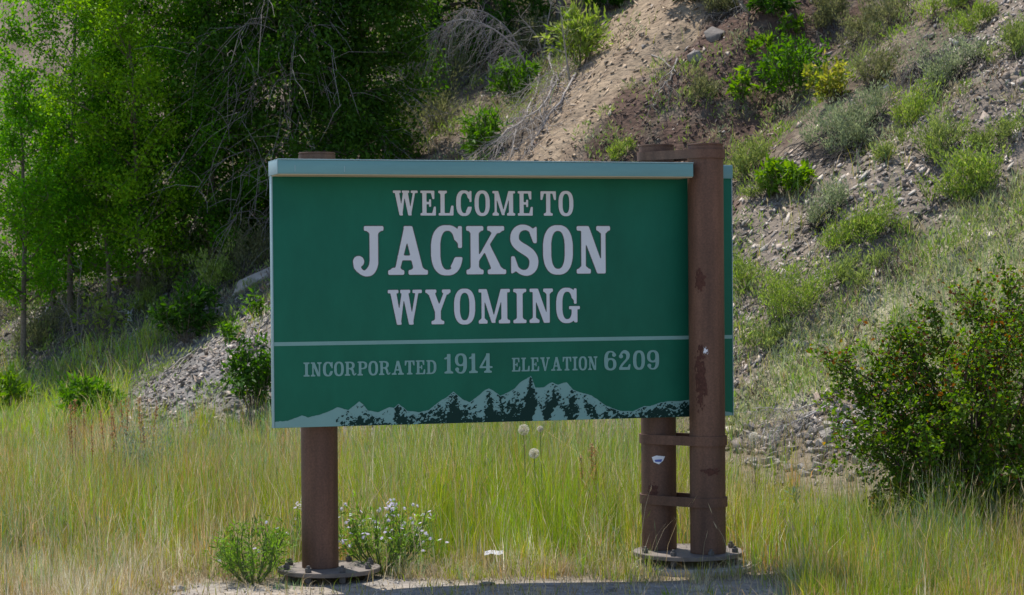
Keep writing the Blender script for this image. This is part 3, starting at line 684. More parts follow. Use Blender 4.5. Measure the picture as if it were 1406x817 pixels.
# ------------------------------------------------------------------ trees
def make_tree(label, base, height, crown_r, cb, nleaf, leaf, pal, seed, lean=(0, 0), nbr=26, trunk_r=0.05, bark=(0.16, 0.13, 0.10), sig=0.16, droop=0.0, dead=0, prof=None, twigs=8, name='tree', group=None, up=0.75):
    r = np.random.default_rng(seed); base = np.array(base, float)
    root = thing(name, label, 'tree', base, group)
    prof = prof or (lambda u: (0.35+0.65*math.sin(min(1, u*1.15+0.12)*math.pi)**0.8))
    n = 12; tt = np.linspace(0, 1, n)
    wob = np.cumsum(r.normal(0, 0.035*height/3, (n, 2)), 0)
    tr = np.stack([base[0]+lean[0]*tt*height+wob[:, 0]*tt, base[1]+lean[1]*tt*height+wob[:, 1]*tt, base[2]-0.1+tt*(height+0.1)], -1)
    T = Tubes(); T.add(tr, trunk_r*(1-0.88*tt)+0.006, 8, bark); trunk_t = T
    B = Tubes(); segs = []
    for i in range(nbr):
        u = (i+r.random())/nbr; t = cb+(1-cb)*u*0.97
        st_ = np.array([np.interp(t, tt, tr[:, k]) for k in range(3)])
        az = i*2.39996+r.normal(0, 0.3); L = crown_r*prof(u)*(0.75+0.5*r.random())
        el = up*(0.5+0.7*u)+r.normal(0, 0.12)
        d = np.array([math.cos(az)*math.cos(el), math.sin(az)*math.cos(el), math.sin(el)])
        k = np.linspace(0, 1, 6)[:, None]
        pth = st_+d*L*k+np.array([0, 0, -1.0])*droop*L*k*k+np.cumsum(r.normal(0, 0.03*L, (6, 3)), 0)*k
        B.add(pth, np.linspace(trunk_r*(0.45*(1-t)+0.12), 0.005, 6), 4, np.array(bark)*0.9)
        segs.append((pth, L))
        for j in range(twigs):
            f = 0.25+0.7*r.random(); p = np.array([np.interp(f, k[:, 0], pth[:, q]) for q in range(3)])
            d2 = unit(d*0.6+r.normal(0, 0.55, 3)+np.array([0, 0, 0.15-droop])); L2 = L*(0.25+0.3*r.random())
            p2 = p+d2*L2*k-np.array([0, 0, 1.0])*droop*L2*k*k*0.7
            B.add(p2[::2], np.linspace(0.006, 0.002, 3), 3, np.array(bark)*0.9)
            segs.append((p2, L2))
    D = None
    if dead:
        D = Tubes()
        for i in range(dead):
            u = r.random()*0.8; t = cb*0.6+(1-cb)*u
            p = np.array([np.interp(t, tt, tr[:, q]) for q in range(3)])
            az = -math.pi/2+r.normal(0, 0.9); L = crown_r*prof(u)*(0.8+0.4*r.random())
            d = np.array([math.cos(az), math.sin(az), 0.25+0.5*r.random()]); k = np.linspace(0, 1, 7)[:, None]
            pth = p+d*L*k-np.array([0, 0, 1.0])*L*0.9*k**2.2+np.cumsum(r.normal(0, 0.035*L, (7, 3)), 0)
            D.add(pth, np.linspace(0.012, 0.003, 7), 3, (0.27, 0.24, 0.215))
            for j in range(7):
                f = 0.3+0.7*r.random(); p2 = np.array([np.interp(f, k[:, 0], pth[:, q]) for q in range(3)])
                d2 = unit(d*0.5+r.normal(0, 0.5, 3)-np.array([0, 0, 0.6])); l2 = L*(0.2+0.35*r.random())
                kk = np.linspace(0, 1, 4)[:, None]
                D.add(p2+d2*l2*kk-np.array([0, 0, 1.0])*l2*0.3*kk*kk+r.normal(0, 0.015, (4, 3)), np.linspace(0.005, 0.002, 4), 3, (0.27, 0.24, 0.215))
    trunk_t.build('trunk', M_bark, root); B.build('branches', M_bark, root)
    if D is not None: D.build('dead_branches', M_twig, root)
    wts = np.array([s[1] for s in segs]); wts /= wts.sum()
    dens = r.random(len(segs))**1.8+0.08; wts = wts*dens; wts /= wts.sum()
    idx = r.choice(len(segs), nleaf, p=wts)
    paths = np.stack([s[0] for s in segs]); f = (0.2+0.85*r.random(nleaf)**0.8)*5; f = np.clip(f, 0, 4.999)
    i0 = f.astype(int); fr = (f-i0)[:, None]
    P = paths[idx, i0]*(1-fr)+paths[idx, i0+1]*fr+r.normal(0, sig, (nleaf, 3))*np.array([1, 1, 0.8])
    dirs = unit(rand_dirs(nleaf, r)+np.array([0, 0, -0.35]))
    nrm = unit(rand_dirs(nleaf, r)*0.9+np.array([0, 0, 0.6]))
    Ls = leaf*(0.5+1.0*r.random(nleaf))
    hue = r.random(len(segs))[idx]
    cols = pal_mix(pal, nleaf, r, 0.16)*(0.82+0.36*hue)[:, None]
    Vv, Ff = leaves_np(P, Ls, Ls*0.52, dirs, nrm)
    mesh_np('crown', Vv, Ff, M_leaf, root, np.repeat(cols, 4, 0))
    return root

PB = [(0.092, 0.29, 0.008), (0.125, 0.34, 0.010), (0.065, 0.215, 0.008), (0.17, 0.37, 0.015)]
PD = [(0.045, 0.125, 0.014), (0.06, 0.15, 0.016), (0.038, 0.10, 0.014), (0.08, 0.17, 0.018)]  # darker leaves: shade of the dense crowns put into the colour
def tree_px(label, px, py, top, wpx, **kw):
    b = G(px, py); k = b[1]/FPX
    return make_tree(label, b, (py-top)*k, wpx/2*k, **kw)
columnar = lambda u: 0.55+0.45*math.sin(min(1, u+0.1)*math.pi)
tree_px('slender young green tree at the far left with a bare straight lower trunk', 32, 507, 90, 200, cb=0.2, nleaf=14218, leaf=0.058, pal=PB, seed=1, trunk_r=0.040, nbr=26, sig=0.091)
tree_px('tall bright green tree rising out of frame near the left edge', 97, 430, -170, 215, cb=0.10, nleaf=32812, leaf=0.058, pal=PB, seed=2, trunk_r=0.043, nbr=40, sig=0.105, prof=columnar)
tree_px('yellow-green tree between the tall left tree and the dark thicket', 190, 412, -150, 210, cb=0.06, nleaf=29531, leaf=0.054, pal=[(0.19, 0.38, 0.014), (0.24, 0.43, 0.018), (0.14, 0.32, 0.012)], seed=3, trunk_r=0.036, nbr=44, sig=0.112, prof=columnar)
tree_px('thin-trunked sapling in the shade behind the yellow-green tree', 150, 432, 150, 140, cb=0.2, nleaf=7656, leaf=0.051, pal=PB, seed=4, trunk_r=0.029, nbr=20, sig=0.091)
tree_px('green tree with low drooping branches left of the dark thicket', 292, 362, -170, 215, cb=0.04, nleaf=37187, leaf=0.058, pal=PB[:3]+PD[:1], seed=5, trunk_r=0.050, nbr=46, sig=0.112, droop=0.2, prof=columnar)
tree_px('dense dark green willow hung with grey dead branches behind the sign', 405, 310, -220, 340, cb=0.02, nleaf=65625, leaf=0.065, pal=PD, seed=6, trunk_r=0.072, nbr=60, sig=0.140, droop=0.35, dead=64, prof=columnar)
tree_px('dark willow leaning over the bare slope right of the dense willow', 500, 255, -220, 220, cb=0.12, nleaf=37187, leaf=0.065, pal=PD, seed=7, trunk_r=0.065, nbr=46, sig=0.126, droop=0.3, dead=16, prof=columnar)
tree_px('shaded dark tree standing uphill behind the willows', 600, 60, -260, 260, cb=0.15, nleaf=24062, leaf=0.075, pal=PD, seed=8, trunk_r=0.101, nbr=40, sig=0.196, droop=0.2)
tree_px('dark-trunked conifer stub uphill at the top edge above the dead arching branch', 668, 45, -300, 200, cb=0.18, nleaf=13125, leaf=0.068, pal=PD, seed=9, trunk_r=0.108, nbr=34, sig=0.154, bark=(0.06, 0.05, 0.045))
tree_px('dark uphill tree at the top edge behind the bright upright shrub', 770, 25, -300, 180, cb=0.14, nleaf=13125, leaf=0.068, pal=PD, seed=10, trunk_r=0.072, nbr=34, sig=0.154, bark=(0.17, 0.15, 0.13))

tree_px('bushy tree filling the gap uphill between the two leftmost trees', 72, 420, 170, 120, cb=0.03, nleaf=8000, leaf=0.065, pal=PB[:3], seed=11, trunk_r=0.04, nbr=40, sig=0.13, prof=columnar)
tree_px('bushy tree uphill behind the yellow-green tree, darker than it', 165, 392, 60, 170, cb=0.03, nleaf=12000, leaf=0.065, pal=PB[:3]+PD[:1], seed=12, trunk_r=0.04, nbr=40, sig=0.13, prof=columnar)
tree_px('dark bushy tree uphill between the yellow-green tree and the willow', 250, 365, 0, 190, cb=0.03, nleaf=14000, leaf=0.065, pal=PD+PB[2:3], seed=13, trunk_r=0.04, nbr=40, sig=0.13, prof=columnar)

# ------------------------------------------------------------------ shrubs and clumps
def leafy(label, px, py, wpx, hpx, pal, n, leaf_px, seed, name='leafy_shrub', cat='shrub', aspect=0.42, stems=16, group=None, upr=0.5, bark=(0.15, 0.12, 0.09), spread=1.0, B=None):
    r = np.random.default_rng(seed); b = G(px, py) if B is None else B; k = b[1]/FPX; Hh, Rr = hpx*k, wpx/2*k
    b = b.copy(); b[2] = float(terrain(b[0], b[1]))
    root = thing(name, label, cat, b, group); T = Tubes(); segs = []
    for i in range(stems):
        az = i*2.39996+r.normal(0, 0.4); rr = math.sqrt((i+0.5)/stems)*spread
        tip = b+np.array([math.cos(az)*Rr*rr, math.sin(az)*Rr*rr, Hh*(1.0-0.45*rr**2)*(0.75+0.3*r.random())])
        kk = np.linspace(0, 1, 6)[:, None]
        st_ = b+np.array([math.cos(az), math.sin(az), 0])*Rr*0.12*r.random()-np.array([0, 0, 0.03])
        pth = st_+(tip-st_)*kk+np.array([math.cos(az), math.sin(az), 0])*Rr*0.18*np.sin(kk*math.pi)+np.cumsum(r.normal(0, 0.025*Hh, (6, 3)), 0)*kk
        T.add(pth, np.linspace(0.006, 0.002, 6)*max(1, Hh*1.3), 4, bark); segs.append(pth)
        for j in range(3):
            f = 0.3+0.6*r.random(); p = np.array([np.interp(f, kk[:, 0], pth[:, q]) for q in range(3)])
            d2 = unit((tip-st_)*upr+r.normal(0, 0.35*Hh, 3)); p2 = p+d2*Hh*(0.18+0.2*r.random())*kk
            T.add(p2[::2], np.linspace(0.003, 0.0015, 3)*max(1, Hh), 3, bark); segs.append(p2)
    T.build('stems', M_bark, root)
    idx = r.integers(0, len(segs), n); paths = np.stack(segs); f = np.clip((0.25+0.78*r.random(n))*5, 0, 4.999)
    i0 = f.astype(int); fr = (f-i0)[:, None]
    P = paths[idx, i0]*(1-fr)+paths[idx, i0+1]*fr+r.normal(0, 0.05*min(Hh, Rr*2), (n, 3))
    ax = unit(paths[idx, 5]-paths[idx, 0])
    D = unit(ax*upr+rand_dirs(n, r)*0.75); N_ = unit(rand_dirs(n, r)+np.array([0, 0, 0.8]))
    Ls = leaf_px*k*(0.6+0.8*r.random(n)); hue = r.random(len(segs))[idx]
    cols = pal_mix(pal, n, r, 0.15)*(0.82+0.36*hue)[:, None]
    Vv, Ff = leaves_np(P, Ls, Ls*aspect, D, N_)
    mesh_np('foliage', Vv, Ff, M_leaf, root, np.repeat(cols, 4, 0))
    return root, segs, Hh, Rr

def clump(label, px, py, wpx, hpx, pal, n, seed, name='brush_clump', cat='shrub', deadn=40, group=None, wid=1.0, bend=0.5, deadcol=(0.13, 0.115, 0.10), mat=None, grass=None):
    """a dome of fine upright shoots over a mat of grey woody stems"""
    r = np.random.default_rng(seed); b = G(px, py); k = b[1]/FPX; Hh, Rr = hpx*k, wpx/2*k
    if cat == 'shrub': Hh *= 1.1; Rr *= 1.22; wpx *= 1.22; n = int(n*1.15)
    b[2] = float(terrain(b[0], b[1])); root = thing(name, label, cat, b, group)
    nsub = max(5, int(wpx/9)); ca = r.random(nsub)*6.283; cr_ = np.sqrt(r.random(nsub))*0.75
    cx = b[0]+np.cos(ca)*cr_*Rr; cy = b[1]+np.sin(ca)*cr_*Rr*0.8; ch = (0.5+0.6*r.random(nsub))*(1-0.35*cr_)
    if grass is None: grass = cat == 'grass'
    if grass:
        idx = r.integers(0, nsub, n)
        ox = r.normal(0, 0.16*Rr, n); oy = r.normal(0, 0.16*Rr, n)
        x, y = cx[idx]+ox, cy[idx]+oy
        P = np.stack([x, y, terrain(x, y)-0.01], -1)
        az = np.arctan2(oy, ox)+r.normal(0, 0.8, n)
        H = np.maximum(0.04, (Hh*ch[idx])*(0.45+0.6*r.random(n)))
        c = pal_mix(pal, n, r, 0.16)*(0.8+0.4*r.random(nsub)[idx])[:, None]
        Vv, Ff, K = blades_np(P, H, wid*(0.005+0.005*r.random(n))*(b[1]/20), az, bend*(0.4+0.9*r.random(n)), c)
        mesh_np('foliage', Vv, Ff, mat or M_grass, root, K)
    else:
        ns = nsub*7; si = np.arange(ns) % nsub; a = r.random(ns)*6.283; out = 0.15+0.6*r.random(ns)
        st_ = np.stack([cx[si], cy[si], 0*cx[si]], -1); st_[:, 2] = terrain(st_[:, 0], st_[:, 1])
        dv = unit(np.stack([np.cos(a)*out, np.sin(a)*out, np.ones(ns)*(0.6+0.5*r.random(ns))], -1)); Ln = Hh*ch[si]*(0.7+0.5*r.random(ns))
        n2 = int(n*2.4); k2 = r.integers(0, ns, n2); f = 0.25+0.8*r.random(n2)**0.8
        P = st_[k2]+dv[k2]*(Ln[k2]*f)[:, None]+r.normal(0, 0.035*Hh+0.008, (n2, 3))
        D = unit(dv[k2]+rand_dirs(n2, r)*0.75+np.array([0, 0, 0.3])); Ls = (3.2+3.6*r.random(n2))*k*max(0.8, min(1.3, wid))
        hue = (0.72+0.5*r.random(ns))[k2]
        cc = pal_mix(pal, n2, r, 0.18)*hue[:, None]
        Vv, Ff = leaves_np(P, Ls, Ls*0.28, D, rand_dirs(n2, r))
        mesh_np('foliage', Vv, Ff, mat or M_grass, root, np.repeat(cc, 4, 0))
    if deadn:
        T = Tubes()
        for i in range(deadn):
            j = r.integers(0, nsub); p = np.array([cx[j], cy[j], 0]); p[2] = terrain(p[0], p[1])
            a = r.random()*6.283; L = Rr*(0.35+0.5*r.random()); dn = np.array([math.cos(a)-0.35, math.sin(a)-0.5, 0])
            kk = np.linspace(0, 1, 5)[:, None]
            pth = p+dn*L*kk; pth[:, 2] = terrain(pth[:, 0], pth[:, 1])+np.sin(kk[:, 0]*2.6)*Hh*0.35*r.random()+0.01
            T.add(pth+np.cumsum(r.normal(0, 0.03*Rr, (5, 3)), 0)*kk, np.linspace(0.006, 0.002, 5), 3, np.array(deadcol)*(0.7+0.6*r.random()))
        T.build('woody_stems', M_twig, root)
    return root

LB = [(0.12, 0.24, 0.02), (0.16, 0.28, 0.03), (0.09, 0.19, 0.02)]
LY = [(0.27, 0.30, 0.05), (0.20, 0.28, 0.04), (0.33, 0.32, 0.07)]
LG = [(0.075, 0.18, 0.02), (0.10, 0.22, 0.025), (0.055, 0.14, 0.016)]
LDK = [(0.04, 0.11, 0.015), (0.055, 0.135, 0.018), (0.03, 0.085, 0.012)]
RB = [(0.23, 0.30, 0.08), (0.28, 0.34, 0.11), (0.18, 0.25, 0.07)]
RBB = [(0.21, 0.33, 0.05), (0.28, 0.38, 0.08), (0.17, 0.27, 0.045), (0.30, 0.33, 0.12)]
SG = [(0.25, 0.30, 0.16), (0.30, 0.34, 0.20), (0.20, 0.25, 0.13)]
OL = [(0.18, 0.20, 0.08), (0.22, 0.22, 0.11), (0.14, 0.16, 0.07)]
leafy('broad leafy green shrub on the brown litter slope, beside the yellow shrub', 1092, 140, 96, 90, LG, 1500, 9, 101, stems=20)
leafy('yellow-leaved shrub on the upper right slope', 1142, 142, 46, 62, LY, 650, 9, 102, stems=12)
leafy('vivid yellow-green leafy shrub just right of the sign post tops', 1080, 268, 62, 56, LB, 900, 10, 103, stems=14)
leafy('small bright sapling on dark litter above the paired post tops', 1015, 137, 26, 42, LB, 160, 10, 104, stems=6)
leafy('narrow-leaved green shrub peeking above the cap near its middle', 665, 217, 56, 66, LG, 900, 11, 105, stems=16, aspect=0.25)
leafy('green shrub at the upper edge of the dead root tangle', 706, 140, 52, 62, LG, 800, 10, 106, stems=14, aspect=0.3)
leafy('bright upright shrub at the top left rim of the tan slide', 798, 92, 66, 88, RBB, 1500, 10, 107, stems=18, aspect=0.28, upr=1.0)
clump('small grassy green tuft showing above the cap near the paired posts', 850, 220, 36, 26, RBB, 260, 108, deadn=0)
clump('green tuft on the brown litter left of the small sapling', 972, 132, 42, 32, OL, 320, 109, deadn=20)
clump('soft green bush touching the top right corner of the sign', 1024, 245, 52, 56, RB, 900, 110, deadn=50, deadcol=(0.07, 0.06, 0.05))
clump('olive clump left of the vivid yellow-green shrub', 1050, 270, 44, 40, RB, 500, 111, deadn=20)
clump('wide grey-green sage clump with dark woody skirt in the middle of the right slope', 1150, 190, 150, 52, SG, 2200, 112, deadn=160, deadcol=(0.09, 0.08, 0.075))
clump('sage clump with black twigs on the scree right of the sign', 1138, 302, 58, 46, SG, 700, 113, deadn=70, deadcol=(0.05, 0.045, 0.04))
clump('bright feathery bush on the scree below the wide sage clump', 1208, 318, 76, 56, RBB, 1000, 114, deadn=20)
clump('low bright tuft left of the feathery bush on the scree', 1160, 335, 66, 40, RBB, 700, 115, deadn=20)
clump('pale sage bush high on the right slope above a dark twig skirt', 1305, 110, 80, 60, SG, 1100, 116, deadn=140, deadcol=(0.06, 0.055, 0.05))
clump('bright green bush on the right slope beside the dark twig skirt', 1255, 172, 56, 56, RBB, 900, 117, deadn=20)
clump('yellowish green tuft near the upper right corner', 1332, 48, 56, 40, RBB, 700, 118, deadn=20)
clump('long-bladed green clump on the scree near the right edge', 1318, 270, 100, 62, RBB, 1300, 119, deadn=20, wid=1.4)
clump('green clump on the scree uphill of the long-bladed clump', 1296, 205, 80, 56, RB, 1000, 120, deadn=30)
clump('feathery light green bush on the scree beside the sign, tallest there', 1090, 432, 84, 88, RBB, 1500, 121, deadn=30, bend=0.7)
clump('light green bush against the right edge of the sign panel', 1014, 400, 42, 56, RBB, 700, 122, deadn=15)
clump('olive brush at the top edge above the yellow shrub', 1215, 45, 90, 60, OL, 1100, 123, deadn=90)
clump('tall olive clump right of the yellow shrub', 1198, 118, 50, 60, OL, 800, 124, deadn=60)
clump('green brush at the top edge near the right corner', 1305, 20, 70, 50, RBB, 900, 125, deadn=30)
clump('pale tuft at the right edge of the slope near the top', 1385, 80, 70, 46, RB, 800, 126, deadn=20)
clump('green bush high in the middle of the right slope', 1180, 60, 56, 50, OL, 700, 127, deadn=50)
clump('small tuft between the yellow shrub and the wide sage clump', 1225, 215, 46, 36, RB, 450, 128, deadn=10)
clump('low green weeds on the scree under the feathery bush', 1045, 480, 70, 34, RB, 600, 129, deadn=20)
clump('yellowish weeds on the stony slope above the grassy bank', 1180, 385, 76, 42, RB, 700, 130, deadn=20)
clump('weeds on the scree edge above the grass near the right edge', 1370, 205, 70, 40, RB, 700, 131, deadn=20)
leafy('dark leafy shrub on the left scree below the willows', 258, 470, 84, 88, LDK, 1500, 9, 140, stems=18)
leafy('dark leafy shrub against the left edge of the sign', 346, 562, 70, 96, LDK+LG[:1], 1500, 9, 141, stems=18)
leafy('leafy green plant at the meadow edge on the far left', 122, 578, 82, 62, LG, 1000, 12, 142, stems=16, aspect=0.3, name='leafy_plant', cat='plant')
leafy('bright leafy plant at the left edge of the picture above the meadow', 8, 575, 50, 66, LB, 500, 13, 143, stems=10, aspect=0.3, name='leafy_plant', cat='plant')
clump('light feathery bush above the dark leafy shrub on the left', 292, 402, 66, 56, RBB, 900, 144, deadn=30)
clump('pale tuft beside the dead white root on the left', 200, 425, 46, 34, RBB, 500, 145, deadn=30)
clump('twiggy olive bush above the pale slab of rock', 338, 372, 70, 72, OL, 1000, 146, deadn=80)
leafy('sparse yellowish sapling among bare twigs on the left', 140, 470, 60, 90, RBB, 260, 9, 147, stems=10)
leafy('small leafy sprig on the left scree by the sign', 315, 470, 34, 36, LG, 160, 9, 148, stems=7)
leafy('thin green sprig leaning on the scree left of the sign', 350, 440, 40, 40, LG, 160, 9, 149, stems=7)
for i, (px, py, h, lb) in enumerate(((1078, 58, 36, 'leafy spike on the litter, left one of the pair at the top'), (1097, 52, 32, 'leafy spike on the litter, right one of the pair at the top'), (1053, 72, 24, 'short leafy spike below the pair of spikes'), (1031, 80, 28, 'short leafy spike nearest the grey boulder'))):
    leafy(lb, px, py, 11, h, LB, 110, 8, 160+i, name='leafy_spike', cat='plant', stems=3, group='leafy spikes on the litter slope', upr=0.8)

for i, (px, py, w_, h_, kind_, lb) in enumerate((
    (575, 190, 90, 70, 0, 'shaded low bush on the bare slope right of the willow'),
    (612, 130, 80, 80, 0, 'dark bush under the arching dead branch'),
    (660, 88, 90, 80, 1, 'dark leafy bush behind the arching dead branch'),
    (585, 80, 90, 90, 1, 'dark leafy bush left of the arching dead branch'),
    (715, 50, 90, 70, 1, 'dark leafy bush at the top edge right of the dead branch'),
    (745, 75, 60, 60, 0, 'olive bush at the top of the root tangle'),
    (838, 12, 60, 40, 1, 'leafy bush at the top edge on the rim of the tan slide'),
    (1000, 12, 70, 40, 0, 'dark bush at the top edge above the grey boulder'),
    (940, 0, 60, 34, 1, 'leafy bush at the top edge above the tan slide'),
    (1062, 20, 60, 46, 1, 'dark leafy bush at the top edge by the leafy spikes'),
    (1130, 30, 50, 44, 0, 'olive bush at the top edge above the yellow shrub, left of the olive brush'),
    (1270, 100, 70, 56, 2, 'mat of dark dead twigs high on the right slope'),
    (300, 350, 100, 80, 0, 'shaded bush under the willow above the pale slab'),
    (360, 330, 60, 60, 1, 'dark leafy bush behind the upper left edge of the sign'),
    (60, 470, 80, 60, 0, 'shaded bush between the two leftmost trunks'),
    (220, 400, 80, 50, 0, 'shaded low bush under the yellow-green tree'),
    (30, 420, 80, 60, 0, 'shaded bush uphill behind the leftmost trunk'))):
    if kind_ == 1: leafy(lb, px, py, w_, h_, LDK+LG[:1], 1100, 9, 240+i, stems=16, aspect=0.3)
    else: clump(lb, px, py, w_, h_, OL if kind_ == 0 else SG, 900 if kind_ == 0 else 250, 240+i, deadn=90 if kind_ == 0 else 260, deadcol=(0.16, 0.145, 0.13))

# dead wood
def dead_thing(label, name, lines, col, seed, twig=(10, 0.3, 0.5), r0=0.02, down=0.6, cat='dead branch', lie=False):
    r = np.random.default_rng(seed); T = Tubes(); W = Tubes(); allp = []
    for ln in lines:
        pts = []
        for (px, py, lift) in ln:
            g = G(px, py) if lift is None else None
            pts.append((px, py, lift))
        base = G(pts[0][0], pts[0][1]); Y0 = base[1]
        if lie: P = np.array([G(px, py)+np.array([0, 0, 0.04+(lift or 0)*0.3]) for px, py, lift in pts])
        else: P = np.array([at_depth(float(px), float(py), Y0-(lift or 0)) for px, py, lift in pts])
        n = 14; u = np.linspace(0, 1, n); uu = np.linspace(0, 1, len(P))
        P = np.stack([np.interp(u, uu, P[:, q]) for q in range(3)], -1)
        for _ in range(2): P[1:-1] = (P[:-2]+2*P[1:-1]+P[2:])/4
        if lie: P = P+np.cumsum(r.normal(0, 0.03, P.shape), 0)*np.linspace(0, 1, n)[:, None]; P[:, 2] = np.maximum(P[:, 2], terrain(P[:, 0], P[:, 1])+0.02)
        allp.append(P)
    root = thing(name, label, cat, (allp[0][0][0], allp[0][0][1], allp[0][0][2]))
    for P in allp:
        L = np.linalg.norm(np.diff(P, axis=0), axis=1).sum()
        T = Tubes(); T.add(P, np.linspace(r0, r0*0.2, len(P)), 5, col); T.build('limb', M_twig, root)
        for j in range(twig[0]):
            f = 0.15+0.85*r.random(); i = int(f*(len(P)-1.01)); p = P[i]; d = unit(P[i+1]-P[i])
            l = L*twig[1]*(0.5+0.8*r.random()); d2 = unit(d*0.5+r.normal(0, twig[2], 3)-np.array([0, 0, down]))
            kk = np.linspace(0, 1, 6)[:, None]; q = p+d2*l*kk-np.array([0, 0, 1.0])*l*0.25*kk*kk+np.cumsum(r.normal(0, 0.02*l, (6, 3)), 0)
            if lie: q[:, 2] = np.minimum(np.maximum(q[:, 2], terrain(q[:, 0], q[:, 1])+0.012), terrain(q[:, 0], q[:, 1])+0.22)
            W.add(q, np.linspace(r0*0.22, r0*0.07, 6), 3, np.array(col)*(0.8+0.4*r.random()))
            for m_ in range(2):
                p3 = q[r.integers(1, 5)]; d3 = unit(d2+r.normal(0, 0.5, 3)); W.add(p3+d3*l*0.4*kk[::2], np.linspace(r0*0.12, r0*0.05, 3), 3, np.array(col)*(0.8+0.4*r.random()))
    W.build('twigs', M_twig, root)['kind'] = 'stuff'
    return root
GC = (0.27, 0.25, 0.245)
dead_thing('arching dead grey branch with hanging twigs above the sign', 'dead_branch', [[(733, 120, 0), (724, 85, 0.1), (690, 45, 0.3), (650, 25, 0.5), (615, 28, 0.6), (590, 48, 0.7)], [(728, 100, 0), (700, 40, 0.2), (665, 14, 0.4), (630, 12, 0.5)]], GC, 201, (95, 0.30, 0.33), 0.018, 0.6)
dead_thing('grey fallen root tangle along the left rim of the tan slide', 'root_tangle', [[(778, 95, 0), (762, 120, 0.1), (735, 165, 0.2), (700, 212, 0.4)], [(790, 105, 0), (772, 140, 0.1), (735, 190, 0.3), (712, 216, 0.4)], [(742, 95, 0), (736, 140, 0.1), (720, 180, 0.2), (690, 215, 0.3)], [(760, 60, 0), (752, 100, 0.1), (748, 140, 0.2)]], (0.34, 0.305, 0.275), 202, (60, 0.25, 0.4), 0.022, 0.2, 'dead wood', lie=True)
dead_thing('grey fallen twigs on the brown litter right of the tan slide', 'fallen_twigs', [[(895, 80, 0), (918, 92, 0), (922, 110, 0), (905, 140, 0.1)], [(930, 85, 0), (920, 110, 0), (890, 160, 0.1)]], (0.28, 0.25, 0.22), 203, (12, 0.25, 0.5), 0.016, 0.1, 'dead wood', lie=True)
dead_thing('bare grey twigs at the top edge right of the tan slide', 'dead_brush', [[(1030, 20, 0), (1010, -5, 0.2), (990, -30, 0.3)], [(1040, 5, 0), (1025, 20, 0.0), (1012, 34, 0.0)]], (0.26, 0.24, 0.22), 204, (22, 0.4, 0.5), 0.018, 0.2, 'dead wood')
dead_thing('bleached white root lying on the left scree', 'bleached_root', [[(172, 455, 0), (180, 432, 0.05), (192, 424, 0.1)], [(181, 446, 0), (180, 432, 0.05), (170, 436, 0.1)]], (0.62, 0.60, 0.57), 205, (5, 0.3, 0.5), 0.022, 0.1, 'dead wood', lie=True)
dead_thing('bare grey brush below the slender trees on the left', 'dead_brush', [[(105, 470, 0), (95, 430, 0.2), (70, 390, 0.3)], [(110, 470, 0), (120, 420, 0.2), (150, 380, 0.3)], [(108, 470, 0), (106, 420, 0.1), (112, 360, 0.2)]], (0.24, 0.22, 0.20), 206, (26, 0.35, 0.6), 0.016, 0.0, 'dead wood')
dead_thing('grey sticks lying down the left scree toward the meadow', 'fallen_sticks', [[(262, 490, 0), (240, 512, 0.05), (215, 545, 0.1)], [(275, 480, 0), (250, 505, 0.05), (228, 535, 0.1)], [(372, 440, 0), (350, 455, 0.05), (320, 478, 0.1)]], (0.27, 0.25, 0.23), 207, (8, 0.3, 0.4), 0.014, 0.1, 'dead wood', lie=True)
dead_thing('mat of bleached fallen stems on the rocks right of the paired posts', 'fallen_brush', [[(1140, 560, 0), (1095, 585, 0.1), (1060, 615, 0.2)], [(1125, 570, 0), (1085, 595, 0.1), (1066, 625, 0.2)], [(1050, 610, 0), (1040, 618, 0.1), (1030, 632, 0.15)], [(1120, 560, 0), (1085, 580, 0.1), (1050, 600, 0.2)]], (0.44, 0.40, 0.36), 208, (60, 0.35, 0.3), 0.010, 0.15, 'dead wood', lie=True)
dead_thing('pale dead shrub stems behind the bright upright shrub', 'dead_brush', [[(782, 110, 0), (775, 60, 0.1), (768, 0, 0.2)], [(750, 95, 0), (738, 50, 0.1), (712, 20, 0.2)], [(745, 90, 0), (750, 40, 0.1), (760, -10, 0.1)]], (0.30, 0.27, 0.24), 209, (18, 0.3, 0.5), 0.018, 0.0, 'dead wood')

